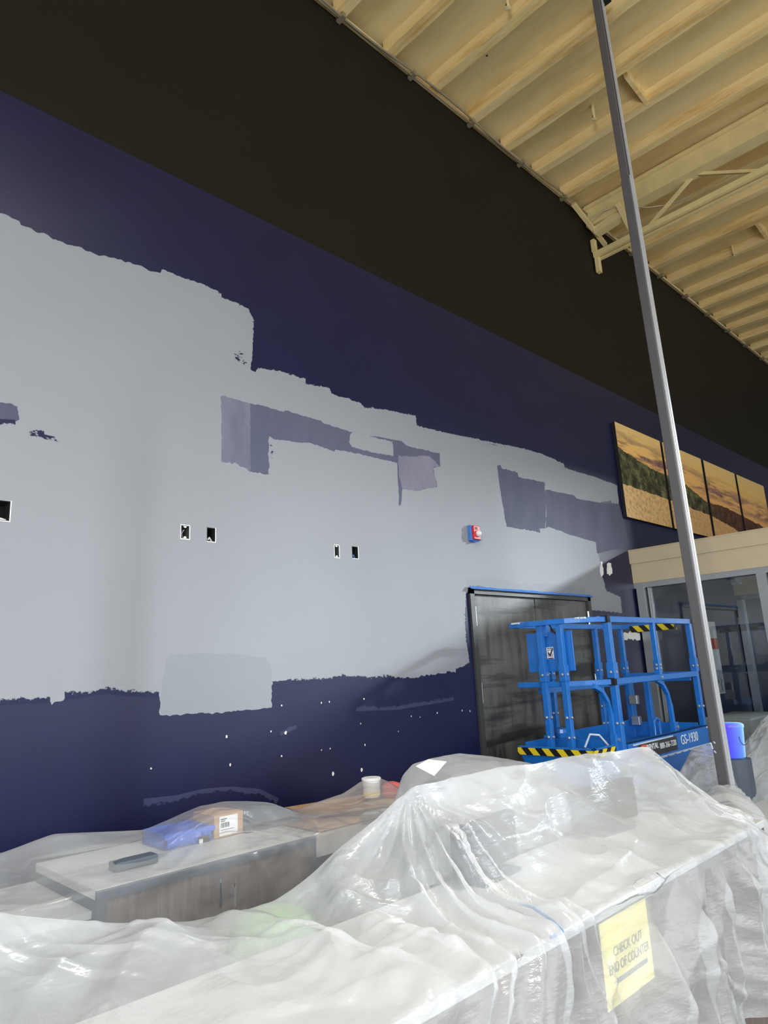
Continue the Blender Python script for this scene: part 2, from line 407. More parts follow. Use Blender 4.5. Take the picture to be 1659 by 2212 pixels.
polys.append((rough_poly([(478, 855), (541, 871), (541, 1021), (510, 1004), (478, 1000)], .003, seed=5), 'lilac'))
polys.append((rough_poly([(861, 985), (925, 985), (951, 1007), (936, 1010), (944, 1050), (905, 1060), (870, 1056), (862, 1030)], .006, seed=6), 'lilac_light'))
polys.append((rough_poly([(757, 938), (764, 932), (805, 944), (848, 953), (850, 985), (800, 976), (761, 966), (754, 955)], .004, seed=7), 'grey'))
polys.append((rough_poly([(1074, 1006), (1082, 1006), (1084, 1012), (1118, 1021), (1120, 1031), (1176, 1042), (1180, 1100), (1178, 1142), (1165, 1141), (1167, 1151), (1140, 1145), (1094, 1138), (1086, 1090), (1078, 1040)], .004, seed=8), 'lilac_mid'))
polys.append((rough_poly([(1177, 1057), (1240, 1070), (1245, 1077), (1290, 1085), (1338, 1090), (1346, 1120), (1360, 1180), (1290, 1195), (1287, 1171), (1230, 1155), (1185, 1138), (1178, 1142), (1180, 1100)], .004, seed=9), 'lilac_mid'))
polys.append((rough_poly([(-60, 858), (0, 869), (38, 878), (42, 906), (33, 911), (8, 905), (0, 909), (-60, 925)], .006, seed=10), 'lilac_mid'))
for q in ([(1297, 1213), (1302, 1215), (1304, 1240), (1298, 1245), (1296, 1228)], [(1311, 1217), (1320, 1216), (1323, 1238), (1317, 1244), (1311, 1240)], [(1343, 1367), (1368, 1365), (1382, 1369), (1383, 1383), (1365, 1380), (1348, 1384)]):
    polys.append((rough_poly(q, .012, .02, 12), 'spackle'))
# openings: (x0,x1,z0,z1)
def rct(a, b): p, q = W(*a), W(*b); return (min(p[0], q[0]), max(p[0], q[0]), min(p[1], q[1]), max(p[1], q[1]))
holes = {'far_left': (.80, .985, 2.50, 2.60), 'left_box': rct((391, 1134), (409, 1165)), 'left_cut': rct((447, 1139), (465, 1171)),
         'right_box': rct((722, 1177), (733, 1205)), 'right_cut': rct((760, 1180), (774, 1207))}
DX0, DX1, DZ = 4.50, 6.46, 1.7 + .635
door_hole = [(DX0, -.0), (DX1, -.0), (DX1, DZ), (DX0, DZ)]
cv, ce, cf, cm = [], [], [], []
def addpoly(pts, mi):
    if sum(p[0] * q[1] - q[0] * p[1] for p, q in zip(pts, pts[1:] + pts[:1])) < 0: pts = pts[::-1]
    o = len(cv); cv.extend(Vector(p) for p in pts); cf.append(list(range(o, o + len(pts)))); cm.append(mi)
for pts, m_ in polys: addpoly(pts, ix[m_])
for h in list(holes.values()): addpoly([(h[0], h[2]), (h[1], h[2]), (h[1], h[3]), (h[0], h[3])], -1)
addpoly(door_hole, -1)
rv, re_, rf, ov, oe, of = delaunay_2d_cdt(cv, [], cf, 1, 1e-5)
fs, mi = [], []
for f, o in zip(rf, of):
    if not o: continue
    k = cm[max(o)]
    if k < 0: continue
    fs.append(tuple(f)); mi.append(k)
me = bpy.data.meshes.new('wall_back'); me.from_pydata([(v.x, YW, v.y) for v in rv], [], fs)
for k in WM: me.materials.append(M[k])
me.polygons.foreach_set('material_index', mi)
bm = bmesh.new(); bm.from_mesh(me)
for f in bm.faces:
    if f.normal.y > 0: f.normal_flip()
bm.to_mesh(me); bm.free()
wall = bpy.data.objects.new('wall_back', me); COL.objects.link(wall); struct(wall)

# dry-roller fringes, fading coverage, lying on the wall
def fringe(segs, width, mat, name):
    vs, fs_, cov = [], [], []
    for px, sgn in segs:
        pts = [Vector(W(*p)) for p in px]; o0 = len(vs); dense = []
        for a, b in zip(pts[:-1], pts[1:]):
            k = max(1, int((b - a).length / .03)); dense += [a + (b - a) * (j / k) for j in range(k)]
        dense.append(pts[-1])
        for i, p in enumerate(dense):
            d = (dense[min(i + 1, len(dense) - 1)] - dense[max(i - 1, 0)]).normalized(); nn = Vector((-d.y, d.x)) * sgn
            wd = width * (.6 + .8 * abs(float(pn(p.x * 5, p.y * 5, 3))))
            for q, c in ((p - nn * .01, 1.0), (p + nn * wd, 0.0)):
                vs.append((q.x, YW - .0008, q.y)); cov.append(c)
        for i in range(len(dense) - 1): a = o0 + 2 * i; fs_.append((a, a + 1, a + 3, a + 2))
    m_ = bpy.data.meshes.new(name); m_.from_pydata(vs, [], fs_); m_.materials.append(mat)
    at = m_.attributes.new('cov', 'FLOAT', 'POINT'); at.data.foreach_set('value', cov)
    o = bpy.data.objects.new(name, m_); COL.objects.link(o); o.parent = wall; return o
fringe([([(349, 583), (400, 604), (440, 616), (478, 636)], 1), ([(480, 645), (535, 668), (546, 692), (545, 740)], 1), ([(555, 798), (600, 802), (660, 822)], 1), ([(662, 832), (713, 842)], 1),
        ([(788, 883), (830, 886), (898, 901)], 1), ([(899, 921), (960, 936), (1030, 951), (1130, 970), (1170, 982), (1218, 1004)], 1), ([(1221, 1013), (1280, 1030), (1333, 1050)], 1),
        ([(1005, 1285), (1003, 1330), (1005, 1380), (1012, 1420)], 1), ([(478, 1000), (510, 1004), (540, 1021), (580, 1028)], 1)], .03, M['dry_grey'], 'dry_roller_edge')
fringe([([(140, 1508), (190, 1500), (230, 1494), (270, 1500), (343, 1501)], 1), ([(0, 1519), (60, 1515), (108, 1514)], 1), ([(630, 1475), (700, 1470), (760, 1464), (800, 1468), (870, 1467)], 1),
        ([(-60, 925), (0, 909), (33, 911)], -1)], .05, M['dry_navy'], 'dry_roller_edge')
def dab(name, quads, mat):
    vs, fs_, cov = [], [], []
    for (pxs, c0) in quads:
        pts = [Vector(W(*p)) for p in pxs]; c = sum(pts, Vector((0, 0))) / len(pts); o0 = len(vs)
        vs.append((c.x, YW - .0012, c.y)); cov.append(c0)
        for p in pts: vs.append((p.x, YW - .0012, p.y)); cov.append(.25 * c0)
        n = len(pts)
        for i in range(n): fs_.append((o0, o0 + 1 + i, o0 + 1 + (i + 1) % n))
    m_ = bpy.data.meshes.new(name); m_.from_pydata(vs, [], fs_); m_.materials.append(mat)
    at = m_.attributes.new('cov', 'FLOAT', 'POINT'); at.data.foreach_set('value', cov)
    o = bpy.data.objects.new(name, m_); COL.objects.link(o); o.parent = wall; return o
dab('dry_roller_dab', [([(55, 918), (95, 926), (97, 940), (130, 946), (128, 956), (62, 944)], .9), ([(192, 953), (232, 958), (230, 972), (196, 966)], .5), ([(490, 745), (543, 760), (542, 800), (500, 790)], .55), ([(580, 948), (600, 952), (592, 1000), (580, 1010)], .5)], M['dry_navy'])
# pale filler spots and scuffs on the navy band
mb = MB()
for px, py, r in [(489, 1591, 5), (585, 1580, 3.5), (608, 1524, 3.5), (694, 1518, 3.5), (711, 1516, 3.5), (786, 1510, 4), (617, 1583, 6), (608, 1633, 4), (694, 1620, 3), (713, 1617, 3), (779, 1563, 3), (788, 1609, 4), (497, 1652, 4),
                  (719, 1671, 7), (781, 1663, 7), (888, 1547, 3), (944, 1540, 4), (998, 1535, 4), (1015, 1536, 4), (326, 1660, 3), (860, 1580, 3), (907, 1549, 2.5)]:
    x, z = W(px, py); rr = r * .0015; n = 9
    vs = [(x + rr * math.cos(6.283 * k / n) * (.7 + .5 * random.random()), YW - .0015, z + 1.25 * rr * math.sin(6.283 * k / n) * (.7 + .5 * random.random())) for k in range(n)]
    mb.add(vs, [tuple(range(n))])
mb.build('filler_spots', M['spackle'], wall)
fringe([([(310, 1790 - 60), (380, 1722), (440, 1708), (500, 1703), (560, 1708), (600, 1728)], -1), ([(605, 1586), (640, 1570)], 1), ([(770, 1533), (860, 1530), (980, 1510)], 1)], .05, M['scuff'], 'scuff_mark')

# ------------------------------------------------------------------ room shell
struct(MB().box((X0, YF - .3, -.1), (X1, YW + .4, 0)).build('floor', M['floor']))
ZD = ZC + .13
ceil = struct(MB().box((X0, YF - .3, ZD), (X1, YW + .4, ZD + .12)).build('ceiling', M['deck']))
struct(MB().box((X0 - .15, YF - .3, 0), (X0, YW + .4, ZD)).build('wall_left', M['plain']))
struct(MB().box((X1, YF - .3, 0), (X1 + .15, YW + .4, ZD)).build('wall_right', M['plain']))
mb = MB().box((X0, YW + .30, 0), (X1, YW + .4, ZD)); struct(mb.build('wall_back_core', M['cavity']))
fw = MB()
ops = [(-3.95, .45), (.95, 7.95), (9.2, 18.6)]
TOPS = [5.3, 5.3, 6.6]
fw.box((X0, YF - .2, 6.6), (X1, YF, ZD)); fw.box((X0, YF - .2, 5.3), (9.2, YF, 6.6)); fw.box((X0, YF - .2, 0), (X1, YF, .35))
xs = [X0] + [e for o in ops for e in o] + [X1]
for a, b in zip(xs[::2], xs[1::2]): fw.box((a, YF - .2, .35), (b, YF, 6.6 if a > 9 else 5.3))
struct(fw.build('wall_front', M['plain']))
for i, (a, b) in enumerate(ops):
    wo = MB()
    n = max(2, int((b - a) / 1.5))
    for k in range(n + 1): x = a + (b - a) * k / n; wo.box((x - .025, YF - .12, .35), (x + .025, YF - .02, TOPS[i]))
    for z in (.35, 3.9, TOPS[i] - .04): wo.box((a, YF - .12, z), (b, YF - .02, z + .05))
    wf = struct(wo.build('window_%d' % (i + 1), M['alu']))
    MB().box((a, YF - .08, .36), (b, YF - .07, TOPS[i])).build('pane', M['glass'], wf)

# ceiling joists, one part each, spaced 0.61 m
for k in range(-12, 21):
    x = 3.30 + .61 * k
    if x > X1 - .2 or abs(x - 7.57) < .2: continue
    mb = MB(); wv = .10
    ys = np.linspace(YF, YW - .01, 40); vs = []
    for y in ys:
        jx = float(pn(y * 2.1, k * 3.7, 2)) * .008; jz = float(pn(y * 2.6, k * 1.7, 5)) * .006
        vs += [(x - wv / 2 + jx, y, ZC + jz + .005), (x + wv / 2 + jx, y, ZC + jz + .005), (x + wv / 2 + jx + .01, y, ZD), (x - wv / 2 + jx - .01, y, ZD)]
    fs_ = []
    for i in range(len(ys) - 1):
        for j in range(4): fs_.append((4 * i + j, 4 * i + (j + 1) % 4, 4 * i + 4 + (j + 1) % 4, 4 * i + 4 + j))
    mb.add(vs, fs_); mb.build('joist', M['joist'], ceil)
# blocking pieces between joists
for px, py in ((1375, 195), (1642, 495), (1097, 225)):
    if px == 1097: continue
    x, y, z = P(px, py, z=ZC + .03)
    MB().add([(x - .25, y - .02, ZD), (x - .22, y - .02, ZC + .05), (x + .24, y - .02, ZC - .0), (x + .25, y - .02, ZD),
              (x - .25, y + .02, ZD), (x - .22, y + .02, ZC + .05), (x + .24, y + .02, ZC - .0), (x + .25, y + .02, ZD)],
             [(0, 1, 2, 3), (7, 6, 5, 4), (0, 4, 5, 1), (1, 5, 6, 2), (2, 6, 7, 3), (3, 7, 4, 0)]).build('blocking', M['joist'], ceil)
# ledger strip and conduit along the wall top
led = MB().box((X0, YW - .035, ZC - .01), (X1, YW, ZC + .03)).build('ledger', M['joist'], ceil)
cn = MB(); cn.tube([(x, YW - .075 + .01 * math.sin(x * 2.3), ZC - .035 + .018 * math.sin(x * 3.1)) for x in np.arange(2.2, 7.45, .08)], .011, 8)
cn.tube([(x, YW - .05, ZC - .045) for x in np.arange(2.2, 15, .5)], .009, 8)
for x in np.arange(2.4, 15, .9): cn.box((x - .02, YW - .09, ZC - .06), (x + .02, YW - .004, ZC - .014))
tag(cn.build('conduit', M['conduit']), 'thin painted conduit run clipped along the top of the wall under the roof', 'conduit')

# roof truss
TX = 7.62; ztc = ZC - .02; zbc = 1.7 + 5.03
tr = thing('roof_truss', 'cream steel truss crossing under the roof deck, its lower chord ending at the dark wall', 'truss', (TX, YW - .05, zbc))
MB().box((TX - .16, YF, ztc - .16), (TX + .02, YW - .02, ztc + .14)).build('top_chord', M['steel_tan'], tr)
m2 = MB(); m2.box((TX - .20, YF, ZC + .05), (TX - .165, YW - .02, ZC + .075)); m2.build('flange', M['steel_tan'], tr)
MB().bar((TX - .05, YF, zbc + .02), (TX - .05, 3.58, zbc + .02), .045, .07).build('bottom_chord', M['steel_tan'], tr)
MB().bar((TX + .05, YF, zbc + .02), (TX + .05, 3.58, zbc + .02), .045, .07).build('bottom_chord', M['steel_tan'], tr)
yk = [2.90, 2.25, 1.55, .85, .15, -.55, -1.25, -1.95, -2.65]
for i in range(len(yk) - 1):
    za, zb_ = (zbc + .03, ztc - .12) if i % 2 == 0 else (ztc - .12, zbc + .03)
    MB().bar((TX - .02, yk[i], za), (TX - .02, yk[i + 1], zb_), .035, .035).build('diagonal', M['steel_tan'], tr)
e1 = MB(); e1.bar((TX - .08, 3.5, zbc + .30), (TX - .08, 3.05, zbc + .36), .12, .10); e1.build('bearing_seat', M['steel_tan'], tr)
MB().bar((TX - .55, 3.52, zbc + .50), (TX + .15, 3.50, zbc + .22), .05, .04).build('cross_angle', M['steel_tan'], tr)
MB().bar((TX + .10, 3.1, zbc + .12), (TX - .25, 3.1, zbc + .42), .06, .02).build('brace_plate', M['steel_tan'], tr)
MB().box((TX - .05, 3.53, zbc - .22), (TX + .02, 3.58, zbc + .02)).build('end_plate', M['steel_tan'], tr)
MB().box((TX - .10, 3.53, zbc + .05), (TX - .03, 3.58, zbc + .22)).build('end_plate', M['steel_tan'], tr)
w2 = MB(); w2.tube([(TX - .3 + .08 * i, 3.45 - .15 * i, zbc + .36 + .10 * math.sin(i * .9) * (1 if i < 4 else .4)) for i in range(8)], .008, 6); w2.build('loose_wire', M['conduit'], tr)
# sprinkler heads
for i, (px, py, lab) in enumerate([(1283, 255, 'small sprinkler head hanging from a joist just left of the tall column'), (1097, 15, 'small sprinkler head with a dark stain at the top edge of the picture'),
                                 (1575, 405, 'small dark pipe clamp on the lower chord of the roof truss'), (1585, 552, 'small sprinkler head under the deck to the right of the column')]):
    x, y, z = P(px, py, z=ZC - .03) if i != 2 else P(px, py, x=TX)
    s = thing('sprinkler_head', lab, 'sprinkler', (x, y, z), 'sprinkler heads under the roof')
    MB().lathe((x, y, z - .02), [(.004, 0), (.028, .004), (.028, .008), (.010, .012), (.012, .03), (.016, .035), (.016, .24 if i != 2 else .06)], 14).build('nozzle', M['steel_tan'], s, smooth=False)
    g = MB(); g.tube([(x - .02, y, z + .02), (x - .03, y, z), (x - .015, y, z - .018)], .004, 6); g.tube([(x + .02, y, z + .02), (x + .03, y, z), (x + .015, y, z - .018)], .004, 6); g.build_each('guard_arm', M['black'], s)

# ------------------------------------------------------------------ double door
d = struct(bpy.data.objects.new('door_1', None)); COL.objects.link(d); d.location = (DX0, YW, 0)
fr = MB(); fr.box((DX0, YW - .02, 0), (DX0 + .055, YW + .14, DZ)); fr.box((DX1 - .055, YW - .02, 0), (DX1, YW + .14, DZ)); fr.box((DX0, YW - .02, DZ - .05), (DX1, YW + .14, DZ))
fr.build('door_frame', M['frame'], d)
xm = (DX0 + DX1) / 2
for a, b in ((DX0 + .058, xm - .006), (xm + .006, DX1 - .058)):
    lf = MB().box((a, YW + .01, .01), (b, YW + .055, DZ - .053)).build('door_leaf', M['door'], d, bevel=.002)
MB().box((xm - .02, YW + .056, .01), (xm + .02, YW + .06, DZ - .055)).build('astragal', M['cavity'], d)
for x in (DX0 + .06, DX1 - .06):
    for z in (1.7 + .40, 1.7 - .22, .35):
        MB().lathe((x, YW - .008, z - .08), [(.011, 0), (.011, .16)], 10).build('hinge', M['bolt'], d)
tp = MB(); n = 40
for i in range(n):
    a = DX0 - .01 + (DX1 - DX0 + .03) * i / n; b = a + (DX1 - DX0 + .03) / n; h1 = float(pn(a * 6, 1, 2)) * .006; h2 = float(pn(b * 6, 1, 2)) * .006
    tp.add([(a, YW - .045 - h1, DZ - .012), (b, YW - .045 - h2, DZ - .012), (b, YW - .02, DZ + .012 + h2), (a, YW - .02, DZ + .012 + h1),
            (a, YW - .021, DZ - .012), (b, YW - .021, DZ - .012)], [(0, 1, 2, 3), (0, 4, 5, 1)])
tag(tp.build('masking_tape', M['tape_blue']), 'strip of blue masking tape along the top of the dark double door', 'tape')

# ------------------------------------------------------------------ wall openings
def opening(key, label, kind):
    x0, x1, z0, z1 = holes[key]; o = thing('wall_opening' if kind == 'cut' else 'junction_box', label, 'wall opening' if kind == 'cut' else 'electrical box', (x0, YW, z0))
    m_ = MB(); dp = .10; t = .004
    for a, b in (((x0, YW, z0), (x0 + t, YW + dp, z1)), ((x1 - t, YW, z0), (x1, YW + dp, z1)), ((x0, YW, z0), (x1, YW + dp, z0 + t)), ((x0, YW, z1 - t), (x1, YW + dp, z1)), ((x0, YW + dp, z0), (x1, YW + dp + t, z1))): m_.box(a, b)
    m_.build('box_shell' if kind == 'box' else 'cavity', M['box_metal'] if kind == 'box' else M['cavity'], o)
    e = MB(); b = .004; yo = YW - .0015
    e.box((x1 - .001, yo, z0 - .004), (x1 + b, YW + .012, z1 + .003)); e.box((x0, yo, z0 - b), (x1, YW + .012, z0 + .001))
    if kind == 'box': e.box((x0 - b, yo, z0 - b), (x0, YW + .01, z1 + b)); e.box((x0, yo, z1), (x1, YW + .01, z1 + b)); e.lathe(((x0 + x1) / 2, YW + .004, z1 - .004), [(.010, 0), (.010, .003)], 10, (0, -1, 0)); e.lathe(((x0 + x1) / 2, YW + .004, z0 + .006), [(.010, 0), (.010, .003)], 10, (0, -1, 0))
    e.build('plaster_edge', M['spackle'], o)
    g = MB()
    if kind == 'box':
        for q in range(3): g.tube([(x0 + .012 + .016 * q, YW + .09, z1 - .02), (x0 + .02 + .008 * q, YW + .03, (z0 + z1) / 2 + .01 * q), (x1 - .012 - .014 * q, YW + .06, z0 + .015)], .0022, 6)
        g.build_each('wire', M['white'] if 'left' in key else M['slate'], o)
    else:
        g.tube([(x0 + .012, YW + .03, z0 + .008), ((x0 + x1) / 2, YW + .02, z0 + .026), (x1 - .01, YW + .03, z0 + .008)], .007, 8)
        g.build('cable_bracket', M['tape_blue'] if 'right' in key else M['spackle'], o)
opening('left_box', 'metal junction box with loose wires, first of the left pair of wall holes', 'box')
opening('left_cut', 'black rectangular cutout beside the wired box, right one of the left pair of holes', 'cut')
opening('right_box', 'narrow metal junction box, left one of the pair of holes nearer the dark door', 'box')
opening('right_cut', 'black cutout with blue bracket, right one of the pair of holes nearer the dark door', 'cut')
opening('far_left', 'dark ragged cutout in the grey wall at the left edge of the picture', 'cut')

# fire alarm strobe
ax0, _, az1 = P(1009, 1135, y=YW); ax1, _, az0 = P(1027, 1170, y=YW); ax1 = ax0 + .115; az0 = az1 - .135
al = thing('fire_alarm', 'red fire alarm strobe edged with blue masking tape on the grey wall above the door', 'alarm', (ax0, YW, az0))
MB().box((ax0, YW - .035, az0), (ax1, YW, az1)).build('tape_skirt', M['tape_blue'], al, bevel=.004)
MB().box((ax0 + .012, YW - .058, az0 + .008), (ax1 - .012, YW - .034, az1 - .006)).build('housing', M['red'], al, bevel=.006)
MB().lathe(((ax0 + ax1) / 2 + .008, YW - .056, (az0 + az1) / 2 - .008), [(.03, 0), (.03, .014), (.022, .026), (.008, .032)], 20, (0, -1, 0)).build('strobe_lens', M['lens'], al, smooth=True)
sp = MB()
for k in range(4): sp.box((ax0 + .03, YW - .06, az1 - .024 - .006 * k), (ax0 + .065, YW - .0585, az1 - .021 - .006 * k))
sp.build('sounder_grille', M['gasket'], al)
tf = MB(); tf.add([(ax0, YW - .002, az0), (ax0 + .03, YW - .05, az0 - .018), (ax1 + .02, YW - .055, az0 + .01), (ax1, YW - .01, az0 + .02)], [(0, 1, 2, 3)])
tf.build('tape_flap', M['tape_blue'], al)

# ------------------------------------------------------------------ sunset canvases
def sunset():
    t = NT('sunset_meadow_print'); c = t.n('ShaderNodeTexCoord'); sp_ = t.n('ShaderNodeSeparateXYZ'); t.l(c.outputs['Object'], sp_.inputs[0])
    U = t.math('DIVIDE', sp_.outputs[0], 5.3); V = t.math('DIVIDE', sp_.outputs[2], 1.17)
    def curve(pts):
        return t.ramp(U, [(p, (v, v, v, 1)) for p, v in pts])
    cmb = t.n('ShaderNodeCombineXYZ'); t.l(U, cmb.inputs[0]); t.l(V, cmb.inputs[1])
    mp = t.n('ShaderNodeMapping'); mp.inputs['Scale'].default_value = (4.5, 1, 1); t.l(cmb.outputs[0], mp.inputs[0]); uv = mp.outputs[0]
    nh = t.noise(uv, 9, 6, .7); nc = t.noise(uv, 2.2, 8, .62)
    tilt = t.math('ADD', V, t.math('MULTIPLY', U, .25))
    mpc = t.n('ShaderNodeMapping'); mpc.inputs['Scale'].default_value = (2.4, 4.2, 1); mpc.inputs['Rotation'].default_value = (0, 0, .12); t.l(cmb.outputs[0], mpc.inputs[0])
    cl = t.noise(mpc.outputs[0], 2.6, 9, .62)
    sky = t.ramp(V, [(.25, srgb(255, 186, 112)), (.55, srgb(255, 190, 112)), (.8, srgb(255, 204, 118)), (1, srgb(248, 208, 136))])
    band = t.ramp(tilt, [(.62, (.2, .2, .2, 1)), (.74, (1, 1, 1, 1)), (.9, (.45, .45, .45, 1)), (1, (.0, .0, .0, 1))])
    cm = t.math('MULTIPLY', t.ramp(cl, [(.44, (0, 0, 0, 1)), (.56, (1, 1, 1, 1))]), band)
    sky = t.mix(cm, sky, t.ramp(nh, [(.4, srgb(96, 66, 74)), (.65, srgb(176, 128, 118))]))
    hill = t.ramp(nh, [(.38, srgb(42, 38, 28)), (.52, srgb(84, 82, 52)), (.68, srgb(140, 142, 92))])
    hillr = t.ramp(nh, [(.35, srgb(52, 34, 24)), (.55, srgb(104, 60, 38)), (.7, srgb(120, 92, 50))])
    hill = t.mix(t.ramp(U, [(.42, (0, 0, 0, 1)), (.6, (1, 1, 1, 1))]), hill, hillr)
    mea = t.ramp(t.noise(uv, 22, 6, .75), [(.35, srgb(160, 148, 96)), (.5, srgb(236, 190, 128)), (.7, srgb(255, 214, 164))])
    mea = t.mix(t.math('MULTIPLY', U, .6), mea, srgb(214, 140, 60))
    hl = t.math('ADD', curve([(0, .73), (.12, .64), (.24, .60), (.26, .62), (.33, .60), (.48, .44), (.60, .46), (.75, .41), (.9, .36), (1, .28)]), t.math('MULTIPLY', t.math('SUBTRACT', nh, .5), .10))
    ml = t.math('ADD', curve([(0, .34), (.25, .32), (.5, .28), (.66, .20), (.76, .08), (1, .0)]), t.math('MULTIPLY', t.math('SUBTRACT', nh, .5), .05))
    c1 = t.mix(t.math('LESS_THAN', V, hl), sky, hill); c2 = t.mix(t.math('LESS_THAN', V, ml), c1, mea)
    t.l(c2, t.b.inputs['Base Color']); t.b.inputs['Roughness'].default_value = .5
    t.b.inputs['Specular IOR Level'].default_value = .2
    return t.m
M['sunset'] = sunset()
cx = [(7.47, 8.69), (8.76, 10.04), (10.13, 11.37), (11.46, 12.74)]; cz0, cz1 = 1.7 + 1.59, 1.7 + 2.76
clabs = ['sunset print of a green hill above a pale meadow, first canvas left of the column', 'sunset print mostly hidden behind the grey column, second canvas of the row',
         'sunset print with dark clouds and a golden meadow, first canvas fully right of the column', 'sunset print with dark brush along its foot, canvas farthest right above the tan fascia']
for (a, b), lab in zip(cx, clabs):
    o = thing('canvas_print', lab, 'picture', (a, YW, cz0), 'sunset canvases high on the navy wall')
    MB().box((a, YW - .045, cz0), (b, YW - .003, cz1)).build('canvas_edge', M['gasket'], o)
    me_ = bpy.data.meshes.new('print'); y = YW - .0462
    me_.from_pydata([(p[0] - 7.47, 0, p[1] - cz0) for p in ((a, cz0), (b, cz0), (b, cz1), (a, cz1))], [], [(0, 1, 2, 3)])
    me_.materials.append(M['sunset']); q = bpy.data.objects.new('print', me_); COL.objects.link(q); q.parent = o; q.location = (7.47 - a, -.0462, 0)

# ------------------------------------------------------------------ vestibule storefront (runs out from the wall toward the front)
PX = 7.5; Z1, Z2, ZH = 1.7 + 1.20, 1.7 + 1.04, 1.7 + .82
part = MB(); part.box((PX, YF + .3, ZH), (PX + .16, YW, Z2)); part.box((PX - .025, YF + .3, Z2), (PX + .16, YW, Z1)); part.box((PX - .035, YF + .3, Z1 - .012), (PX + .16, YW, Z1))
fas = struct(part.build('trim_1', M['tan']))
sf = struct(bpy.data.objects.new('window_4', None)); COL.objects.link(sf); sf.location = (PX, YW, 0)
muls = [3.53, 2.26, 1.0, -.3, -1.6, -2.9]
hd = MB(); hd.box((PX + .01, YF + .3, ZH - .06), (PX + .13, YW, ZH)); hd.box((PX + .01, YF + .3, 0), (PX + .13, YW, .12)); hd.build_each('frame_rail', M['alu'], sf)
for y in muls: MB().box((PX + .0, y - .045, .0), (PX + .13, y + .045, ZH - .05)).build('mullion', M['alu'], sf)
for y in muls[:-1]:
    g = MB(); g.box((PX + .05, y - .062, .12), (PX + .09, y - .045, ZH - .06)); g.build('glazing_bead', M['gasket'], sf)
    MB().box((PX + .045, y - .095, .12), (PX + .07, y - .066, ZH - .062)).build('stop_strip', M['alu'], sf)
for a, b in zip(muls[:-1], muls[1:]): MB().box((PX + .068, b + .045, .12), (PX + .076, a - .045, ZH - .06)).build('pane', M['glass'], sf)
# vestibule roof and the second fascia and storefront seen through the glass
struct(MB().box((PX + .16, YF + .3, Z1 - .05), (10.63, YW, Z1)).build('ceiling_vestibule', M['tan']))
PX2 = 10.63
struct(MB().box((PX2, YF + .3, 1.7 + .80), (PX2 + .15, YW, Z1)).build('trim_2', M['tan']))
s2 = struct(bpy.data.objects.new('window_5', None)); COL.objects.link(s2); s2.location = (PX2, YW, 0)
for y in (3.55, 2.4, 1.3, .2, -.9, -2.0, -3.1): MB().box((PX2, y - .04, 0), (PX2 + .12, y + .04, 1.7 + .80)).build('mullion', M['alu'], s2)
MB().box((PX2, YF + .3, 1.7 + .73), (PX2 + .12, YW, 1.7 + .80)).build('head', M['alu'], s2)
MB().box((PX2 + .06, YF + .3, .1), (PX2 + .066, YW, 1.7 + .73)).build('pane', M['glass'], s2)
# emergency light
ex, ey, ez = P(1583, 1256, x=PX2 - .06)
em = thing('emergency_light', 'white twin emergency light on the tan fascia seen through the glass', 'lamp', (ex, ey, ez))
MB().box((ex + .01, ey - .10, ez - .05), (ex + .06, ey + .10, ez + .06)).build('battery_case', M['white'], em, bevel=.01)
for s_ in (-1, 1): MB().lathe((ex - .0, ey + .09 * s_, ez + .03), [(.045, 0), (.055, .05), (.05, .07)], 16, (-1, .2 * s_, -.2)).build('lamp_head', M['lens'], em)
# poster
x0, _, z1 = P(1500, 1342, y=YW); x1, _, z0 = P(1566, 1497, y=YW)
po = thing('wall_poster', 'tall pale poster with an orange band on the navy wall behind the glass', 'poster', (x0, YW, z0))
MB().box((x0, YW - .01, z0), (x1, YW - .001, z1)).build('sheet', M['paper'], po)
t_ = NT('poster_print'); c_ = t_.ramp(t_.noise(t_.coord((1, 1, 1)), 7, 6, .7), [(.42, srgb(60, 62, 66)), (.5, srgb(190, 190, 188)), (.6, srgb(214, 214, 212))]); t_.l(c_, t_.b.inputs['Base Color'])
MB().box((x0 + .01, YW - .012, z0 + .01), (x1 - .01, YW - .0105, z0 + .30)).build('lower_image', t_.m, po)
MB().box((x0 + .01, YW - .012, z1 - .36), (x1 - .01, YW - .0105, z1 - .22)).build('orange_band', M['orange'], po)

# ------------------------------------------------------------------ tall column
cxp, cyp = 4.78, 1.846
ct = thing('steel_column', 'tall dark grey square steel column rising from the sheeted counter to the roof', 'column', (cxp, cyp, 0))
zj = P(1360, 388, x=cxp)[2]; hw = .035
MB().box((cxp - hw, cyp - hw, 0), (cxp + hw, cyp + hw, zj)).build('lower_shaft', M['pole'], ct, bevel=.006)
MB().box((cxp - hw + .004, cyp - hw + .004, zj - .01), (cxp + hw - .004, cyp + hw - .004, ZC)).build('upper_shaft', M['pole'], ct, bevel=.006)
MB().box((cxp - hw - .02, cyp - hw - .02, ZC - .012), (cxp + hw + .02, cyp + hw + .02, ZC + .006)).build('cap_plate', M['pole'], ct)
rc = MB(); rc.box((cxp - hw + .006, cyp - hw - .012, .75), (cxp - hw + .018, cyp - hw, zj + .02)); rc.build('cable_raceway', M['pole_edge'], ct, bevel=.002)
rc = MB(); rc.box((cxp - hw + .026, cyp - hw - .015, .75), (cxp - hw + .040, cyp - hw, ZC - .1)); rc.build('cable_raceway', M['pole_edge'], ct, bevel=.002)
rc = MB(); rc.box((cxp - hw + .048, cyp - hw - .010, .75), (cxp + hw - .004, cyp - hw, ZC - .1)); rc.build('cable_raceway', M['pole_edge'], ct, bevel=.002)
MB().box((cxp + .01, cyp - hw - .06, ZC - .17), (cxp + .06, cyp - hw + .01, ZC - .05)).build('bracket', M['black'], ct)
cs = MB()
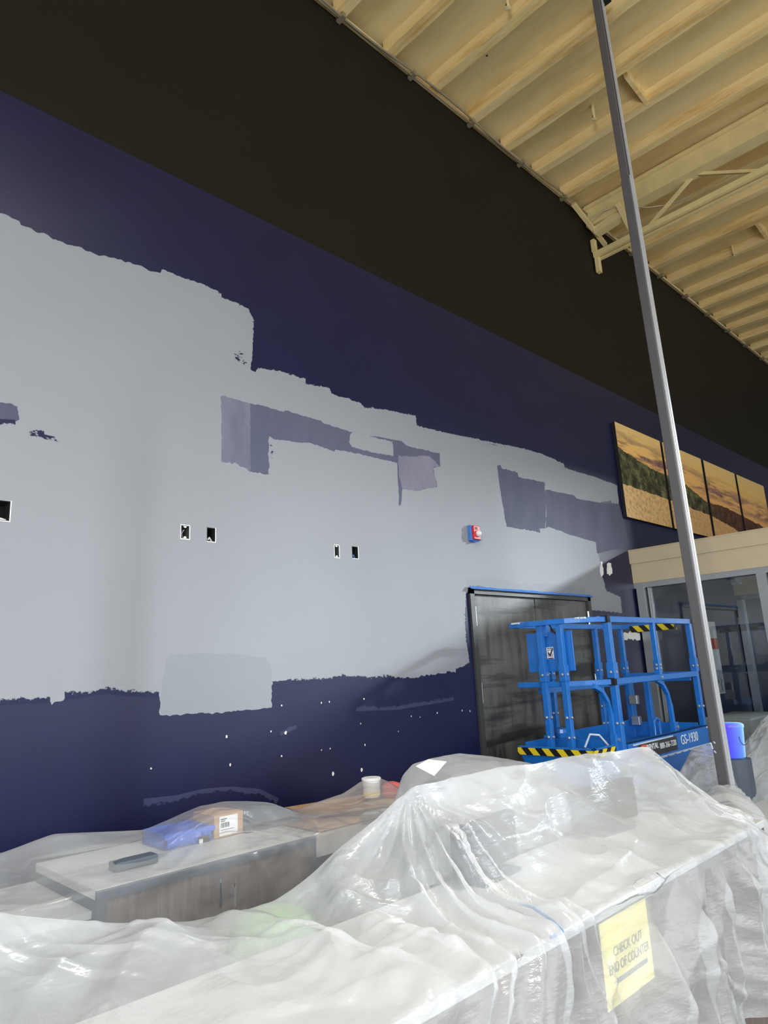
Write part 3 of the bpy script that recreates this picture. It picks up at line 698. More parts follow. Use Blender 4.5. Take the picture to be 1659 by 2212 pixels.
for px, py, s_ in ((1541, 1611, .02), (1548, 1624, .007), (1547, 1604, .006)):
    x, y, z = P(px, py, x=cxp - hw - .001); cs.add([(x, y + .006, z + s_), (x, y - .004, z + s_), (x, y - .012, z - s_), (x, y - .002, z - s_)], [(0, 1, 2, 3)])
cs.build('paint_chips', M['chip'], ct)
ct.rotation_euler = (-.012, 0, 0)                             # stands a hair out of plumb

# ------------------------------------------------------------------ scissor lift
LX0, LXC, LXM, LX1 = 4.62, 4.93, 5.70, 6.44; LY0, LY1 = 2.62, 3.28
zt, zm, zd, zb = 1.7 + .295, 1.7 - .17, 1.7 - .615, 1.7 - .77
lift = thing('scissor_lift', 'blue scissor lift with guard rails parked in front of the dark double door', 'scissor lift', ((LX0 + LX1) / 2, (LY0 + LY1) / 2, 0))
def lb(name, f, m_='blue', bevel=.003, par=None):
    mb = MB(); f(mb); return mb.build(name, M[m_], par or lift, bevel=bevel)
Tq = .02
# end (left) guard: curved top rail, mid rail
def arc(z, y_end=LY1 + .03):
    return [(LX0 + .03, y_end, z), (LX0 + .0, 3.1, z), (LX0 + .01, 2.95, z), (LX0 + .04, 2.82, z), (LX0 + .10, 2.73, z), (LX0 + .19, 2.665, z), (LXC, LY0 + .005, z)]
lb('top_rail', lambda m: m.tube(arc(zt), Tq, square=True)); lb('mid_rail', lambda m: m.tube([(LX0 + .06, LY1 + .02, zm), (LX0 + .06, 2.9, zm), (LX0 + .12, 2.75, zm), (LXC, LY0 + .005, zm)], Tq, square=True))
# long near side
lb('top_rail', lambda m: m.bar((LXC, LY0, zt), (LX1, LY0, zt), .04, .045)); lb('mid_rail', lambda m: m.bar((LXC, LY0, zm), (LX1, LY0, zm), .04, .045))
# far side
lb('top_rail', lambda m: m.bar((LX0 + .03, LY1, zt - .0), (LX1, LY1, zt), .04, .045)); lb('mid_rail', lambda m: m.bar((LXC, LY1, zm - .06), (LX1, LY1, zm - .06), .04, .045))
lb('top_rail', lambda m: m.bar((LX1, LY0, zt), (LX1, LY1, zt), .04, .045)); lb('mid_rail', lambda m: m.bar((LX1, LY0, zm), (LX1, LY1, zm), .04, .045))
def post(x, y, z0, z1, r=.05, sleeve=True):
    o = lb('post', lambda m: m.bar((x, y, z0), (x, y, z1), r * .9, r * .9))
    if sleeve:
        lb('sleeve', lambda m: m.bar((x, y, zm + .02), (x, y, zm + .14), r * 1.15, r * 1.15), par=o)
    bo = MB()
    for z in (zm + .07, z0 + .10, (zm + z0) / 2): bo.lathe((x, y - r * .46, z), [(.012, 0), (.012, .01), (.006, .014)], 8, (0, -1, 0)); bo.lathe((x - r * .46, y, z), [(.012, 0), (.012, .01), (.006, .014)], 8, (-1, 0, 0))
    bo.build_each('bolt', M['bolt'], o)
post(LX0 + .045, 3.05, zd - .04, zt - .02); post(LX0 + .045, 2.875, zd - .04, zt - .02)
post(LXC, LY0, zb, zt - .02, .056); post(LXM, LY0, zm, zt - .02, .044); post(LX1, LY0, zd - .12, zt - .02, .05)
for x in (5.12, 5.92, 6.42): post(x, LY1, zd - .05, zt - .02, .046)
MB().box((LXC - .03, LY0 - .026, zt - .026), (LXC + .01, LY0 + .03, zt + .028)).build('joint_cap', M['black'], lift); MB().box((LXC - .035, LY0 - .026, zm - .026), (LXC - .0, LY0 + .03, zm + .028)).build('joint_cap', M['black'], lift)
# curved braces
for y, xx in ((LY0 + .03, 4.68), (LY0 + .03, 5.70)):
    lb('curved_brace', lambda m: m.tube([(xx, y, zm - .02), (xx + .10, y, zm - .06), (xx + .17, y, zm - .14), (xx + .20, y, zm - .24), (xx + .21, y, zd - .02)], .017, square=True))
    b_ = lb('brace_foot', lambda m: m.box((xx + .185, y - .025, zd - .05), (xx + .255, y + .02, zd + .07)))
    MB().lathe((xx + .22, y - .026, zd + .03), [(.013, 0), (.013, .012)], 8, (0, -1, 0)).build('bolt', M['bolt'], b_)
# decks and toe boards
lb('platform_deck', lambda m: m.box((LXC, LY0 + .01, zb), (LX1, LY1, zb + .04)))
def toe(m):
    m.box((LXC + .05, LY0 - .028, zb), (LX1 + .02, LY0 - .008, zd)); m.box((LXC + .05, LY0 - .028, zd - .012), (LX1 + .02, LY0 + .02, zd)); m.box((LX1, LY0 - .02, zb), (LX1 + .02, LY1, zd)); m.box((LXC, LY1 - .01, zb), (LX1, LY1 + .01, zd + .04))
tb = lb('toe_board', toe)
lb('side_beam', lambda m: m.box((LXC + .02, LY0 - .015, zb - .16), (LX1 + .03, LY0 + .0, zb - .005)))
sc = MB(); x = LXC + .06
while x < LX1: sc.box((x, LY0 - .0295, zb - .012), (x + .085, LY0 - .012, zb + .001)); x += .13
sc.box((LXC + .05, LY0 - .031, zb - .003), (LX1 + .02, LY0 - .012, zb + .004)); sc.build('worn_edge', M['chip'], lift)
sh = MB(); sh.box((LXC + .12, LY0 - .036, zd - .028), (LXC + .80, LY0 - .028, zd - .018)); sh.build('rub_strip', M['chip'], lift)
lb('extension_deck', lambda m: m.box((LX0 - .04, LY0 + .06, zb), (LXC + .2, LY1 - .03, zb + .03)))
def ext(m):
    m.box((LX0 - .06, LY0 + .02, zd - .012), (LX0 - .02, LY1, zd)); m.box((LX0 - .06, LY0 + .02, zd - .012), (LXC + .02, LY0 + .04, zd))
    m.add([(LX0 - .06, LY0 + .02, zd - .06), (LX0 - .06, LY1 - .02, zd - .06), (LX0 - .045, LY1 - .10, zb - .1), (LX0 - .045, LY0 + .03, zb - .1), (LX0 - .03, LY0 + .02, zd - .06), (LX0 - .03, LY1 - .02, zd - .06), (LX0 - .03, LY1 - .10, zb - .1), (LX0 - .03, LY0 + .03, zb - .1)],
          [(0, 1, 2, 3), (7, 6, 5, 4), (0, 4, 5, 1), (1, 5, 6, 2), (2, 6, 7, 3), (3, 7, 4, 0)])
    m.box((LX0 - .05, LY0 + .025, zb - .1), (LXC, LY0 + .035, zd - .06))
    m.box((LX0 + .02, LY1 - .03, zb), (LXC, LY1 - .01, zd + .02)); m.box((LXC - .02, LY0 + .1, zb), (LXC, LY1, zd + .02))
lb('extension_toe_board', ext)
hz = MB(); hz.box((LX0 - .068, LY0 + .018, zd - .062), (LX0 - .058, LY1 - .0, zd - .012)); hz.box((LX0 - .068, LY0 + .012, zd - .062), (LXC - .01, LY0 + .02, zd - .012)); hz.build('hazard_tape', M['hazard'], lift)
# warning foam on far top rail end
hp = MB(); hp.box((LX1 - .04, 2.74, zt - .06), (LX1 + .03, 3.17, zt + .0)); hp.build('rail_padding', M['hazard'], lift)
# control panel board with sticker
bx = LX0 + .085
pb = lb('document_panel', lambda m: m.box((bx, 2.80, 1.7 - .075), (bx + .012, 3.21, 1.7 + .225)))
lb('panel_bracket', lambda m: m.box((bx - .03, 3.00, 1.7 + .19), (bx + .03, 3.08, 1.7 + .28)))
cb = MB(); cb.tube([(bx - .01, 2.98, zt - .01), (bx - .03, 2.94, zt - .07), (bx - .015, 2.90, zt - .10)], .006, 8); cb.build('control_cable', M['black'], lift)
st = MB(); sx_, sy_, sz_ = bx - .002, 3.0, 1.7 + .065
st.box((sx_, sy_ - .028, sz_ - .045), (sx_ + .002, sy_ + .032, sz_ + .045)); stk = st.build('inspection_sticker', M['white'], lift)
ck = MB(); ck.bar((sx_ - .001, sy_ + .018, sz_ + .002), (sx_ - .001, sy_ + .004, sz_ - .020), .011, .002, (1, 0, 0)); ck.bar((sx_ - .001, sy_ + .004, sz_ - .020), (sx_ - .001, sy_ - .024, sz_ + .034), .011, .002, (1, 0, 0)); 
for dz, h in ((.04, .006), (-.036, .008)): ck.box((sx_ - .0012, sy_ - .022, sz_ + dz - h), (sx_, sy_ + .026, sz_ + dz))
bxk = MB(); 
for a, b in (((-.018, -.026), (.022, -.022)), ((-.018, .022), (.022, .026)), ((.018, -.026), (.022, .026)), ((-.018, -.026), (-.014, -.004))): ck.box((sx_ - .0012, sy_ + a[0], sz_ + a[1]), (sx_, sy_ + b[0], sz_ + b[1]))
ck.build('tick_mark', M['label_dark'], stk)
# gate box with hinges at the far right end
gt = lb('entry_gate', lambda m: (m.bar((LX1 - .02, 3.26, zb), (LX1 - .02, 3.26, zm), .09, .05), m.bar((LX1 - .02, 3.08, zb), (LX1 - .02, 3.08, zm), .05, .05), m.box((LX1 - .03, 2.66, zm - .06), (LX1 - .01, 3.26, zm - .02)), m.box((LX1 - .01, 2.66, zb + .05), (LX1, 3.26, zd + .02))))
for z in (1.7 - .39, 1.7 - .58):
    MB().box((LX1 - .10, 3.16, z - .04), (LX1 - .05, 3.24, z + .04)).build('gate_hinge', M['bolt'], gt, bevel=.005)
lb('foot_switch', lambda m: m.lathe((4.98, 3.15, zd + .02), [(.05, 0), (.055, .04), (.05, .07), (.02, .08)], 14))
lb('tie_loop', lambda m: m.tube([(5.62, LY0 + .06, zd - .02), (5.62, LY0 + .06, zd + .10), (5.67, LY0 + .06, zd + .12), (5.72, LY0 + .06, zd + .10), (5.72, LY0 + .06, zd - .02)], .012, 8))
cbl = MB(); cbl.tube([(4.72, 2.80, zd - .01), (4.74, 2.76, zd + .08), (4.80, 2.72, zd + .07), (4.88, 2.70, zd - .01)], .008, 8); cbl.build('hose_loop', M['chip'], lift)
for nm, a, b in (('scrape_marks', (4.62, 3.28), (4.66, 3.05)), ('scrape_marks', (4.70, 2.745), (4.86, 2.665))):
    k_ = MB()
    for i in range(7):
        t = random.random(); x = a[0] + (b[0] - a[0]) * t - .006; y = a[1] + (b[1] - a[1]) * t - .012; l_ = .006 + .02 * random.random()
        k_.box((x - .012, y - l_, zt + .008), (x + .012, y + l_, zt + .0215))
    k_.build_each('scrape_mark', M['chip'], lift)
# labels on the side
lx0, lx1, lz0, lz1 = 5.13, 5.80, zd - .135, zd - .03
lp = MB().box((lx0, LY0 - .031, lz0), (lx1, LY0 - .0285, lz1)).build('rental_label', M['label_dark'], lift)
MB().box((lx0 + .04, LY0 - .0325, lz0 + .04), (lx0 + .12, LY0 - .031, lz1 - .008)).build('logo_square', M['orange'], lp)
text('lettering', 'RENTAL', (lx0 + .225, LY0 - .0325, lz1 - .036), (1, 0, 0), (0, 0, 1), .058, M['white'], lp, sx=.95, bold=.001)
text('lettering', '888-266-7228', (lx0 + .50, LY0 - .0325, lz1 - .048), (1, 0, 0), (0, 0, 1), .062, M['white'], lp, sx=.85)
text('model_lettering', 'GS-1930', (6.05, LY0 - .030, zd - .075), (1, 0, 0), (0, 0, 1), .108, M['white'], lift, sx=.92, bold=.0)
# base below
lb('chassis', lambda m: m.box((LXC - .05, LY0 + .05, .22), (LX1 - .05, LY1 - .08, .48)))
for i in range(5):
    z0 = .52 + .06 * i; lb('scissor_arm', lambda m: m.bar((LXC + .05, LY0 + .1, z0), (LX1 - .1, LY0 + .1, z0 + .05), .035, .05)); lb('scissor_arm', lambda m: m.bar((LXC + .05, LY1 - .15, z0), (LX1 - .1, LY1 - .15, z0 + .05), .035, .05))
for x in (LXC + .12, LX1 - .2):
    for y in (LY0 + .04, LY1 - .1): MB().lathe((x, y - .0, .16), [(.06, 0), (.15, .005), (.16, .02), (.16, .08), (.15, .095), (.06, .10)], 24, (0, 1, 0)).build('wheel', M['black'], lift)

# ------------------------------------------------------------------ counters
YC = 1.10; ZT = 1.7 - .665
fc = thing('checkout_counter', 'long grey-brown woodgrain checkout counter under plastic in the foreground', 'counter', (1.8, YC, 0))
fp = MB(); xs_ = [-.6, .2, 1.0, 1.75, 2.45, 3.15]
for a, b in zip(xs_[:-1], xs_[1:]): fp.box((a + .0015, YC, .10), (b - .0015, YC + .02, ZT - .03))
fp.build_each('front_panel', M['wood'], fc)
MB().box((-.6, YC - .004, ZT - .028), (3.15, 1.60, ZT)).build('worktop', M['top'], fc, bevel=.003)
MB().box((-.6, YC + .03, 0), (3.15, 1.55, .10)).build('plinth', M['slate'], fc)
MB().box((-.6, YC + .03, .10), (3.15, 1.55, ZT - .03)).build('carcass', M['slate'], fc)
# yellow sign taped to the front
sgx0, sgx1 = P(1291, 1992, y=YC)[0], P(1392, 1945, y=YC)[0]; sgz1, sgz0 = P(1340, 1969, y=YC)[2], P(1360, 2150, y=YC)[2]
ys_ = YC - .003
sg = thing('paper_sign', 'pale yellow paper sign with an arrow taped to the front of the woodgrain counter', 'sign', ((sgx0 + sgx1) / 2, YC, sgz0))
MB().box((sgx0, ys_, sgz0), (sgx1, YC - .001, sgz1)).build('sheet', M['yellow'], sg)
zc = (sgz0 + sgz1) / 2; xc = (sgx0 + sgx1) / 2
text('lettering', 'CHECK OUT', (xc + .006, ys_ - .001, zc + .020), (1, 0, 0), (0, 0, 1), .034, M['ink'], sg, .0004, sx=.88)
text('lettering', 'END OF COUNTER', (xc + .006, ys_ - .001, zc - .017), (1, 0, 0), (0, 0, 1), .034, M['ink'], sg, .0004, sx=.80)
ar = MB(); ar.box((xc - .075, ys_ - .001, zc - .056), (xc + .105, ys_ - .0002, zc - .044)); ar.add([(xc - .09, ys_ - .001, zc - .050), (xc - .072, ys_ - .001, zc - .040), (xc - .072, ys_ - .001, zc - .060)], [(0, 1, 2)])
ar.build('arrow', M['ink'], sg)

# back service counter
BY = 2.60; BT = 1.7 - .70
bx0, bx1 = P(205, 1925, z=BT)[0], P(693, 1808, z=BT)[0]
bc = thing('service_counter', 'low woodgrain service counter with a pale top behind the sheeted foreground', 'counter', ((bx0 + bx1) / 2, BY, 0))
MB().box((bx0 + .03, BY, .08), (bx1 - .03, BY + .02, BT - .03)).build('front_panel', M['wood'], bc)
MB().box((bx0, BY - .008, BT - .03), (bx1, BY + .012, BT + .0)).build('edge_band', M['slate'], bc)
e = MB(); e.box((bx0, BY - .006, 0), (bx0 + .03, BY + .6, BT - .03)); e.box((bx1 - .03, BY - .006, 0), (bx1, BY + .6, BT - .03)); e.build_each('end_panel', M['slate'], bc)
MB().box((bx0, BY + .012, BT - .03), (bx1, BY + .62, BT + .001)).build('worktop', M['top'], bc, bevel=.002)
MB().box((bx0 + .03, BY + .02, 0), (bx1 - .03, BY + .6, .08)).build('plinth', M['slate'], bc)
for px in (467, 498):
    x, _, z = P(px, 1925, y=BY); MB().bar((x, BY - .03, z - .05), (x, BY - .03, z + .05), .008).build('pull_handle', M['bolt'], bc)
lw_ = thing('side_counter', 'lower slate end counter joining the right end of the pale-topped service counter', 'counter', (bx1 + .5, BY, 0))
MB().box((bx1 + .002, BY + .05, 0), (bx1 + 1.4, BY + .6, BT - .10)).build('carcass', M['slate'], lw_); MB().box((bx1 + .002, BY + .03, BT - .10), (bx1 + 1.4, BY + .62, BT - .075)).build('worktop', M['top'], lw_)
ll_ = thing('end_counter', 'low slate counter at the left end of the pale-topped service counter', 'counter', (bx0 - .5, BY, 0))
MB().box((bx0 - 1.4, BY + .05, 0), (bx0 - .002, BY + .6, BT - .09)).build('carcass', M['slate'], ll_); MB().box((bx0 - 1.4, BY + .03, BT - .09), (bx0 - .002, BY + .62, BT - .065)).build('worktop', M['top'], ll_)

# things on the back counter
def onc(px, py, y=2.95): return P(px, py, y=y)
x0, _, z1 = onc(352, 1803); x1, _, _ = onc(455, 1780)
cr = thing('plastic_crate', 'blue plastic crate on the service counter left of the labelled carton', 'crate', ((x0 + x1) / 2, 3.0, BT))
m_ = MB(); m_.box((x0, 2.93, BT + .005), (x1, 2.945, z1)); m_.box((x0, 3.13, BT + .005), (x1, 3.145, z1)); m_.box((x0, 2.93, BT + .005), (x0 + .012, 3.145, z1)); m_.box((x1 - .012, 2.93, BT + .005), (x1, 3.145, z1)); m_.box((x0, 2.93, BT + .003), (x1, 3.145, BT + .015))
m_.build('body', M['crate'], cr, bevel=.004)
m_ = MB()
for k in range(4): m_.box((x0 + (x1 - x0) * (k + .2) / 4, 2.924, BT + .01), (x0 + (x1 - x0) * (k + .25) / 4 + .006, 2.93, z1 - .01))
m_.box((x0 - .006, 2.922, z1 - .02), (x1 + .006, 2.93, z1)); m_.build_each('rib', M['crate'], cr)
MB().box((x1 - .075, 2.922, z1 - .075), (x1 - .02, 2.9245, z1 - .035)).build('handle_slot', M['cavity'], cr)
MB().box((x1 - .073, 2.920, z1 - .062), (x1 - .055, 2.9235, z1 - .045)).build('tag', M['white'], cr)
x0, _, z1 = onc(458, 1762); x1 = x0 + .15
bxo = thing('cardboard_box', 'brown carton with a tall white shipping label standing next to the blue crate', 'box', ((x0 + x1) / 2, 3.0, BT))
MB().box((x0, 2.93, BT + .003), (x1, 3.12, z1)).build('carton', M['card'], bxo, bevel=.002)
MB().box((x0 + .025, 2.9275, BT + .01), (x1 - .03, 2.9295, z1 - .008)).build('shipping_label', M['paper'], bxo)
m_ = MB()
for k in range(9): m_.box((x0 + .032 + k * .005, 2.9262, z1 - .055), (x0 + .032 + k * .005 + (.003 if k % 3 else .0018), 2.9274, z1 - .035))
for k, L in enumerate((.03, .022)): m_.box((x0 + .032, 2.9262, z1 - .022 - .008 * k), (x0 + .032 + L, 2.9274, z1 - .018 - .008 * k))
m_.box((x0 + .032, 2.9262, z1 - .066), (x0 + .10, 2.9274, z1 - .064)); m_.build('barcode', M['ink'], bxo)
x0, _, z1 = onc(520, 1768); x1, _, _ = onc(640, 1750)
mo = thing('printer', 'dark slate-grey machine under plastic to the right of the labelled carton', 'printer', ((x0 + x1) / 2, 3.0, BT))
MB().add([(x0, 2.90, BT + .003), (x1, 2.90, BT + .003), (x1, 3.15, BT + .003), (x0, 3.15, BT + .003), (x0 + .02, 2.96, z1 - .03), (x1 - .04, 2.94, z1), (x1 - .04, 3.14, z1), (x0 + .02, 3.14, z1 - .02)],
         [(0, 3, 2, 1), (4, 5, 6, 7), (0, 1, 5, 4), (1, 2, 6, 5), (2, 3, 7, 6), (3, 0, 4, 7)]).build('casing', M['slate'], mo, bevel=.008)
MB().box((x0 + .04, 2.905, BT + .02), (x1 - .06, 2.915, BT + .03)).build('paper_slot', M['black'], mo)
# cardboard sheets further right, tub and red ball of cord
x0, _, z1 = onc(650, 1750, 3.05); x1, _, z2 = onc(850, 1712, 3.05)
zz = BT - .07
cw = thing('folded_cardboard', 'flattened brown cardboard lying under the plastic right of the grey machine', 'cardboard', ((x0 + x1) / 2, 3.1, zz))
MB().add([(x0, 2.9, zz), (x1, 2.9, zz), (x1, 3.3, zz), (x0, 3.3, zz), (x0, 2.95, z1 - .02), (x1, 2.95, z2 - .03), (x1, 3.3, z2 - .03), (x0, 3.3, z1 - .02)],
         [(0, 3, 2, 1), (4, 5, 6, 7), (0, 1, 5, 4), (1, 2, 6, 5), (2, 3, 7, 6), (3, 0, 4, 7)]).build('carton', M['card'], cw, bevel=.003)
MB().add([(x0, 2.90, z1 - .018), (x1, 2.88, z2 - .028), (x1, 2.97, z2 - .024), (x0, 2.99, z1 - .014)], [(0, 1, 2, 3)]).build('flap', M['card'], cw)
px_, _, pz_ = onc(803, 1709, 3.08); tz = pz_ - .0
tub = thing('paint_tub', 'white tub with a yellow mark under plastic on the flattened cardboard', 'tub', (px_, 3.08, tz - .01))
MB().lathe((px_, 3.08, tz - .03), [(.045, 0), (.052, .09), (.056, .092), (.056, .102), (.05, .105)], 24).build('tub_body', M['white'], tub, smooth=False)
MB().lathe((px_, 3.08, tz - .02), [(.0485, 0), (.0495, .018)], 24).build('yellow_mark', M['yellow'], tub)
px_, _, pz_ = onc(846, 1704, 3.08)
tag(MB().lathe((px_, 3.08, pz_ - .05), [(.03, 0), (.06, .02), (.066, .05), (.05, .08), (.02, .09)], 20).build('salmon_bag', M['pink'], smooth=True), 'salmon-red lump bagged in plastic beside the white tub', 'bag')
# tools on the counter top front, white paper
x0, y0, z0 = P(250, 1880, z=BT + .012); x1, y1, _ = P(345, 1858, z=BT + .012)
tag(MB().box((x0, y0, BT + .003), (x1, y0 + .07, BT + .035)).build('tape_dispenser', M['slate'], bevel=.006), 'small grey boxy device lying at the near left of the pale counter top', 'device')
for pts, lab in (([(770, 1752), (850, 1742), (835, 1765), (800, 1772)], 'crumpled white sheet of paper under plastic by the flattened cardboard'),):
    v_ = [P(*p, y=2.86) for p in pts]; vs = [(a, 2.80 + .05 * i, c) for i, (a, b, c) in enumerate(v_)]
    tag(MB().add(vs, [(0, 1, 2, 3)]).build('paper_sheet', M['paper']), lab, 'paper')

# register monitors under the foreground sheet
def monitor(x, y, z, rz, w_, h_, lab):
    o = thing('monitor', lab, 'monitor', (x, y, ZT), 'monitors under the plastic'); c, s_ = math.cos(rz), math.sin(rz)
    def rot(mb): mb.v = [(x + (a - x) * c - (b - y) * s_, y + (a - x) * s_ + (b - y) * c, q) for a, b, q in mb.v]; return mb
    rot(MB().box((x - w_ / 2, y - .02, z - h_ / 2), (x + w_ / 2, y + .02, z + h_ / 2))).build('screen_housing', M['gasket'], o, bevel=.006)
    rot(MB().box((x - .03, y + .02, ZT + .01), (x + .03, y + .04, z))).build('stand', M['slate'], o)
    rot(MB().box((x - .11, y - .06, ZT + .001), (x + .11, y + .10, ZT + .012))).build('foot', M['slate'], o)
monitor(1.90, 1.53, ZT + .10, .1, .34, .15, 'dark monitor under the plastic tent, nearer its left peak')
monitor(2.66, 1.52, ZT + .10, -.1, .40, .15, 'dark monitor under the plastic tent, nearer its right peak')
cbm = MB(); cbm.tube([P(1100, 1945, z=ZT + .02), P(1150, 1960, z=ZT + .03), P(1195, 1990, z=ZT + .02), P(1215, 2012, z=ZT + .01), P(1190, 2025, z=ZT + .01)], .004, 8)
tag(cbm.build('cable', M['cable']), 'thin blue cable curling on the counter top under the plastic tent', 'cable')
gx, gy, gz = P(590, 1975, y=1.78)
tag(MB().lathe((gx, gy, .0), [(.12, 0), (.13, .5), (.12, gz - .03), (.09, gz - .0), (.03, gz + .01)], 24).build('waste_bin', M['green'], smooth=True), 'pale green rounded bin glimpsed between the two counters', 'bin')

# ------------------------------------------------------------------ plastic sheets
def gauss(a, k, ax):
    for _ in range(k):
        p = np.concatenate([a.take([0], ax), a, a.take([-1], ax)], ax); n_ = a.shape[ax]
        a = (p.take(range(0, n_), ax) + 2 * p.take(range(1, n_ + 1), ax) + p.take(range(2, n_ + 2), ax)) / 4
    return a
def sheet(name, rows, nu, nv, mat, label, peaks=(), crump=(.02, 3.0), pleat=None, sm=(10, 10), lines=.006, seed=1, vpos=None, ang=.7, boxes=()):
    """rows of (x,y,z) points -> a dense draped surface with folds"""
    rows = [np.array(r, float) for r in rows]; R, K = len(rows), len(rows[0])
    vpos = np.array(vpos if vpos else np.arange(R)) / float(vpos[-1] if vpos else R - 1)
    G = np.stack(rows)                                     # R,K,3
    xk = np.cumsum([0] + [np.linalg.norm(G[1, i + 1] - G[1, i]) for i in range(K - 1)]); xk /= xk[-1]
    uu = np.linspace(0, 1, nu); vv = np.linspace(0, 1, nv)
    A = np.stack([np.stack([np.interp(uu, xk, G[r, :, c]) for c in range(3)], -1) for r in range(R)])
    S = np.stack([np.stack([np.interp(vv, vpos, A[:, i, c]) for c in range(3)], -1) for i in range(nu)], 1)   # nv,nu,3
    S = gauss(S, sm[0], 1); S = gauss(S, sm[1], 0)
    du = np.gradient(S, axis=1); dv = np.gradient(S, axis=0); N = np.cross(du, dv); N /= np.linalg.norm(N, axis=2, keepdims=True) + 1e-9
    if N[nv // 2, nu // 2] @ np.array([0, -1, .6]) < 0: N = -N
    s = np.cumsum(np.linalg.norm(dv, axis=2), axis=0); x = S[..., 0]; z = S[..., 2]
    ca, sa = math.cos(ang), math.sin(ang)
    p = x * ca + s * sa; q = -x * sa + s * ca
    D = crump[0] * (crease(p * crump[1], q * crump[1] * .8, seed, 2) - .6)
    wxx = p + pn(p * 2, q * 2, seed + 5) * .15; wyy = q + pn(p * 2 + 7, q * 2, seed + 6) * .15; fm = np.clip(pn(x * 1.1 + 3, s * 1.3, seed + 95) * 1.8 + .65, .15, 1)
    D += crump[0] * .55 * fm * (worley(wxx * crump[1] * 2.2, wyy * crump[1] * 3.4, seed) - .45) + crump[0] * .22 * fm * (worley(wxx * crump[1] * 6.5, wyy * crump[1] * 8.5, seed + 2) - .45)
    if lines:
        mk = np.clip(pn(x * 1.4, s * 1.4, seed + 90) * 2 + .35, 0, 1); mk2 = np.clip(pn(x * 1.4 + 9, s * 1.4, seed + 91) * 2 + .2, 0, 1)
        ln = np.clip(1 - np.abs(pn(q * 4 + pn(p * .8, q * .8, seed + 50) * 1.6, p * .45, seed + 60)) * 9, 0, 1)
        D += lines * mk * (3 * ln ** 2 - 2 * ln ** 3)
        ln = np.clip(1 - np.abs(pn(x * 1.3 - s * .4 + 3, s * 3 + pn(x, s, seed + 51) * 1.4, seed + 61)) * 8, 0, 1)
        D += lines * .8 * mk2 * (3 * ln ** 2 - 2 * ln ** 3)
    for (px_, py_, pz_, nf, amp, reach, a0, a1) in peaks:
        rr = np.sqrt((x - px_) ** 2 + (z - pz_) ** 2 * 1.6 + (S[..., 1] - py_) ** 2); th = np.arctan2(z - pz_ - .0, x - px_)
        fold = np.exp(-(pn(th * nf, rr * .8, seed + 70) * 3.6) ** 2)
        mask = np.exp(-(rr / reach) ** 2) * np.clip((th - a0) / .6, 0, 1) * np.clip((a1 - th) / .9, 0, 1)
        D += amp * (fold - .3) * np.minimum(rr / .25, 1) * mask
    if pleat:
        f_, amp, z0_, x0_, x1_ = pleat
        m_ = np.clip((z0_ - z) / .10, 0, 1) * np.clip((x - x0_) / .2, 0, 1) * np.clip((x1_ - x) / .2, 0, 1)
        D += m_ * amp * (pn((x + (z - z0_) * .10) * f_, z * .7, seed + 80) * 1.1 + .5 * pn(x * f_ * 2.1, z * 1.1, seed + 81) + .35)
    D = D * (1 - .8 * np.exp(-((vv - vpos[1]) / .035) ** 2))[:, None]
    S = S + N * D[..., None]
    for (a0, a1, b0, b1, top) in boxes:                     # keep the film outside what it covers
        ins = (S[..., 0] > a0) & (S[..., 0] < a1) & (S[..., 1] > b0) & (S[..., 1] < b1) & (S[..., 2] < top)
        front = ins & ((S[..., 1] - b0) < (top - S[..., 2])) & ((S[..., 1] - b0) < .25); S[..., 1] = np.where(front, b0, S[..., 1]); S[..., 2] = np.where(ins & ~front, top, S[..., 2])
    vs = S.reshape(-1, 3); idx = np.arange(nu * nv).reshape(nv, nu)
    fq = np.stack([idx[:-1, :-1], idx[:-1, 1:], idx[1:, 1:], idx[1:, :-1]], -1).reshape(-1, 4)
    me = bpy.data.meshes.new(name); me.from_pydata(vs.tolist(), [], fq.tolist()); me.materials.append(mat)
    me.polygons.foreach_set('use_smooth', [True] * len(me.polygons))
    o = bpy.data.objects.new(name, me); COL.objects.link(o); tag(o, label, 'plastic sheet', 'plastic dust sheets'); return o

# A: the big foreground sheet over the checkout counter
sil = [P(-260, 1950, y=1.9), P(0, 1962, y=1.9), P(150, 1975, y=1.9), P(325, 1992, y=1.88), P(490, 1980, y=1.85), P(590, 1940, y=1.8), P(680, 1880, y=1.74), P(780, 1790, y=1.66), P(885, 1696, y=1.58), P(905, 1690, y=1.56),
       P(1080, 1655, y=1.55), P(1240, 1632, y=1.55), P(1385, 1610, y=1.50), P(1402, 1611, y=1.49), P(1480, 1680, y=1.34), P(1560, 1740, y=1.20), P(1600, 1800, y=1.12)]
R0, R1, R2, R3, R4, R5 = [], [], [], [], [], []
for i, (x, y, z) in enumerate(sil):
    tent = i >= 8 and i < 14
    R0.append((x + (.1 if i > 13 else 0), y + .10, max(.4, z - (.45 if tent else .30)))); R1.append((x, y, z))
    zf = ZT + .018
    if i <= 5: R2.append((x * .93, 1.52, 1.7 - .655 + .01)); R3.append((x * .9, 1.25, zf)); R4.append((x * .9, YC - .03, zf - .01)); R5.append((x * .9, YC - .07, .55))
    elif i <= 13: f = .55; R2.append((x * .985, y + (YC + .12 - y) * .5, z + (zf - z) * .62)); R3.append((x * .97, YC + .10, zf + .012)); R4.append((x * .965, YC - .025, zf - .008)); R5.append((x * .965, YC - .06, .50))
    else: R2.append((x * 1.0 + .0, y - .03, z - .05)); R3.append((x + .0, YC + .0, min(z - .08, zf))); R4.append((x + .02, YC - .04, zf - .10)); R5.append((x + .04, YC - .08, .50))
pk = [(sil[8][0], sil[8][1], sil[8][2], 5.0, .055, 1.1, -3.3, -.7), (sil[12][0] + .02, sil[12][1], sil[12][2], 5.0, .045, .7, -1.9, .2)]
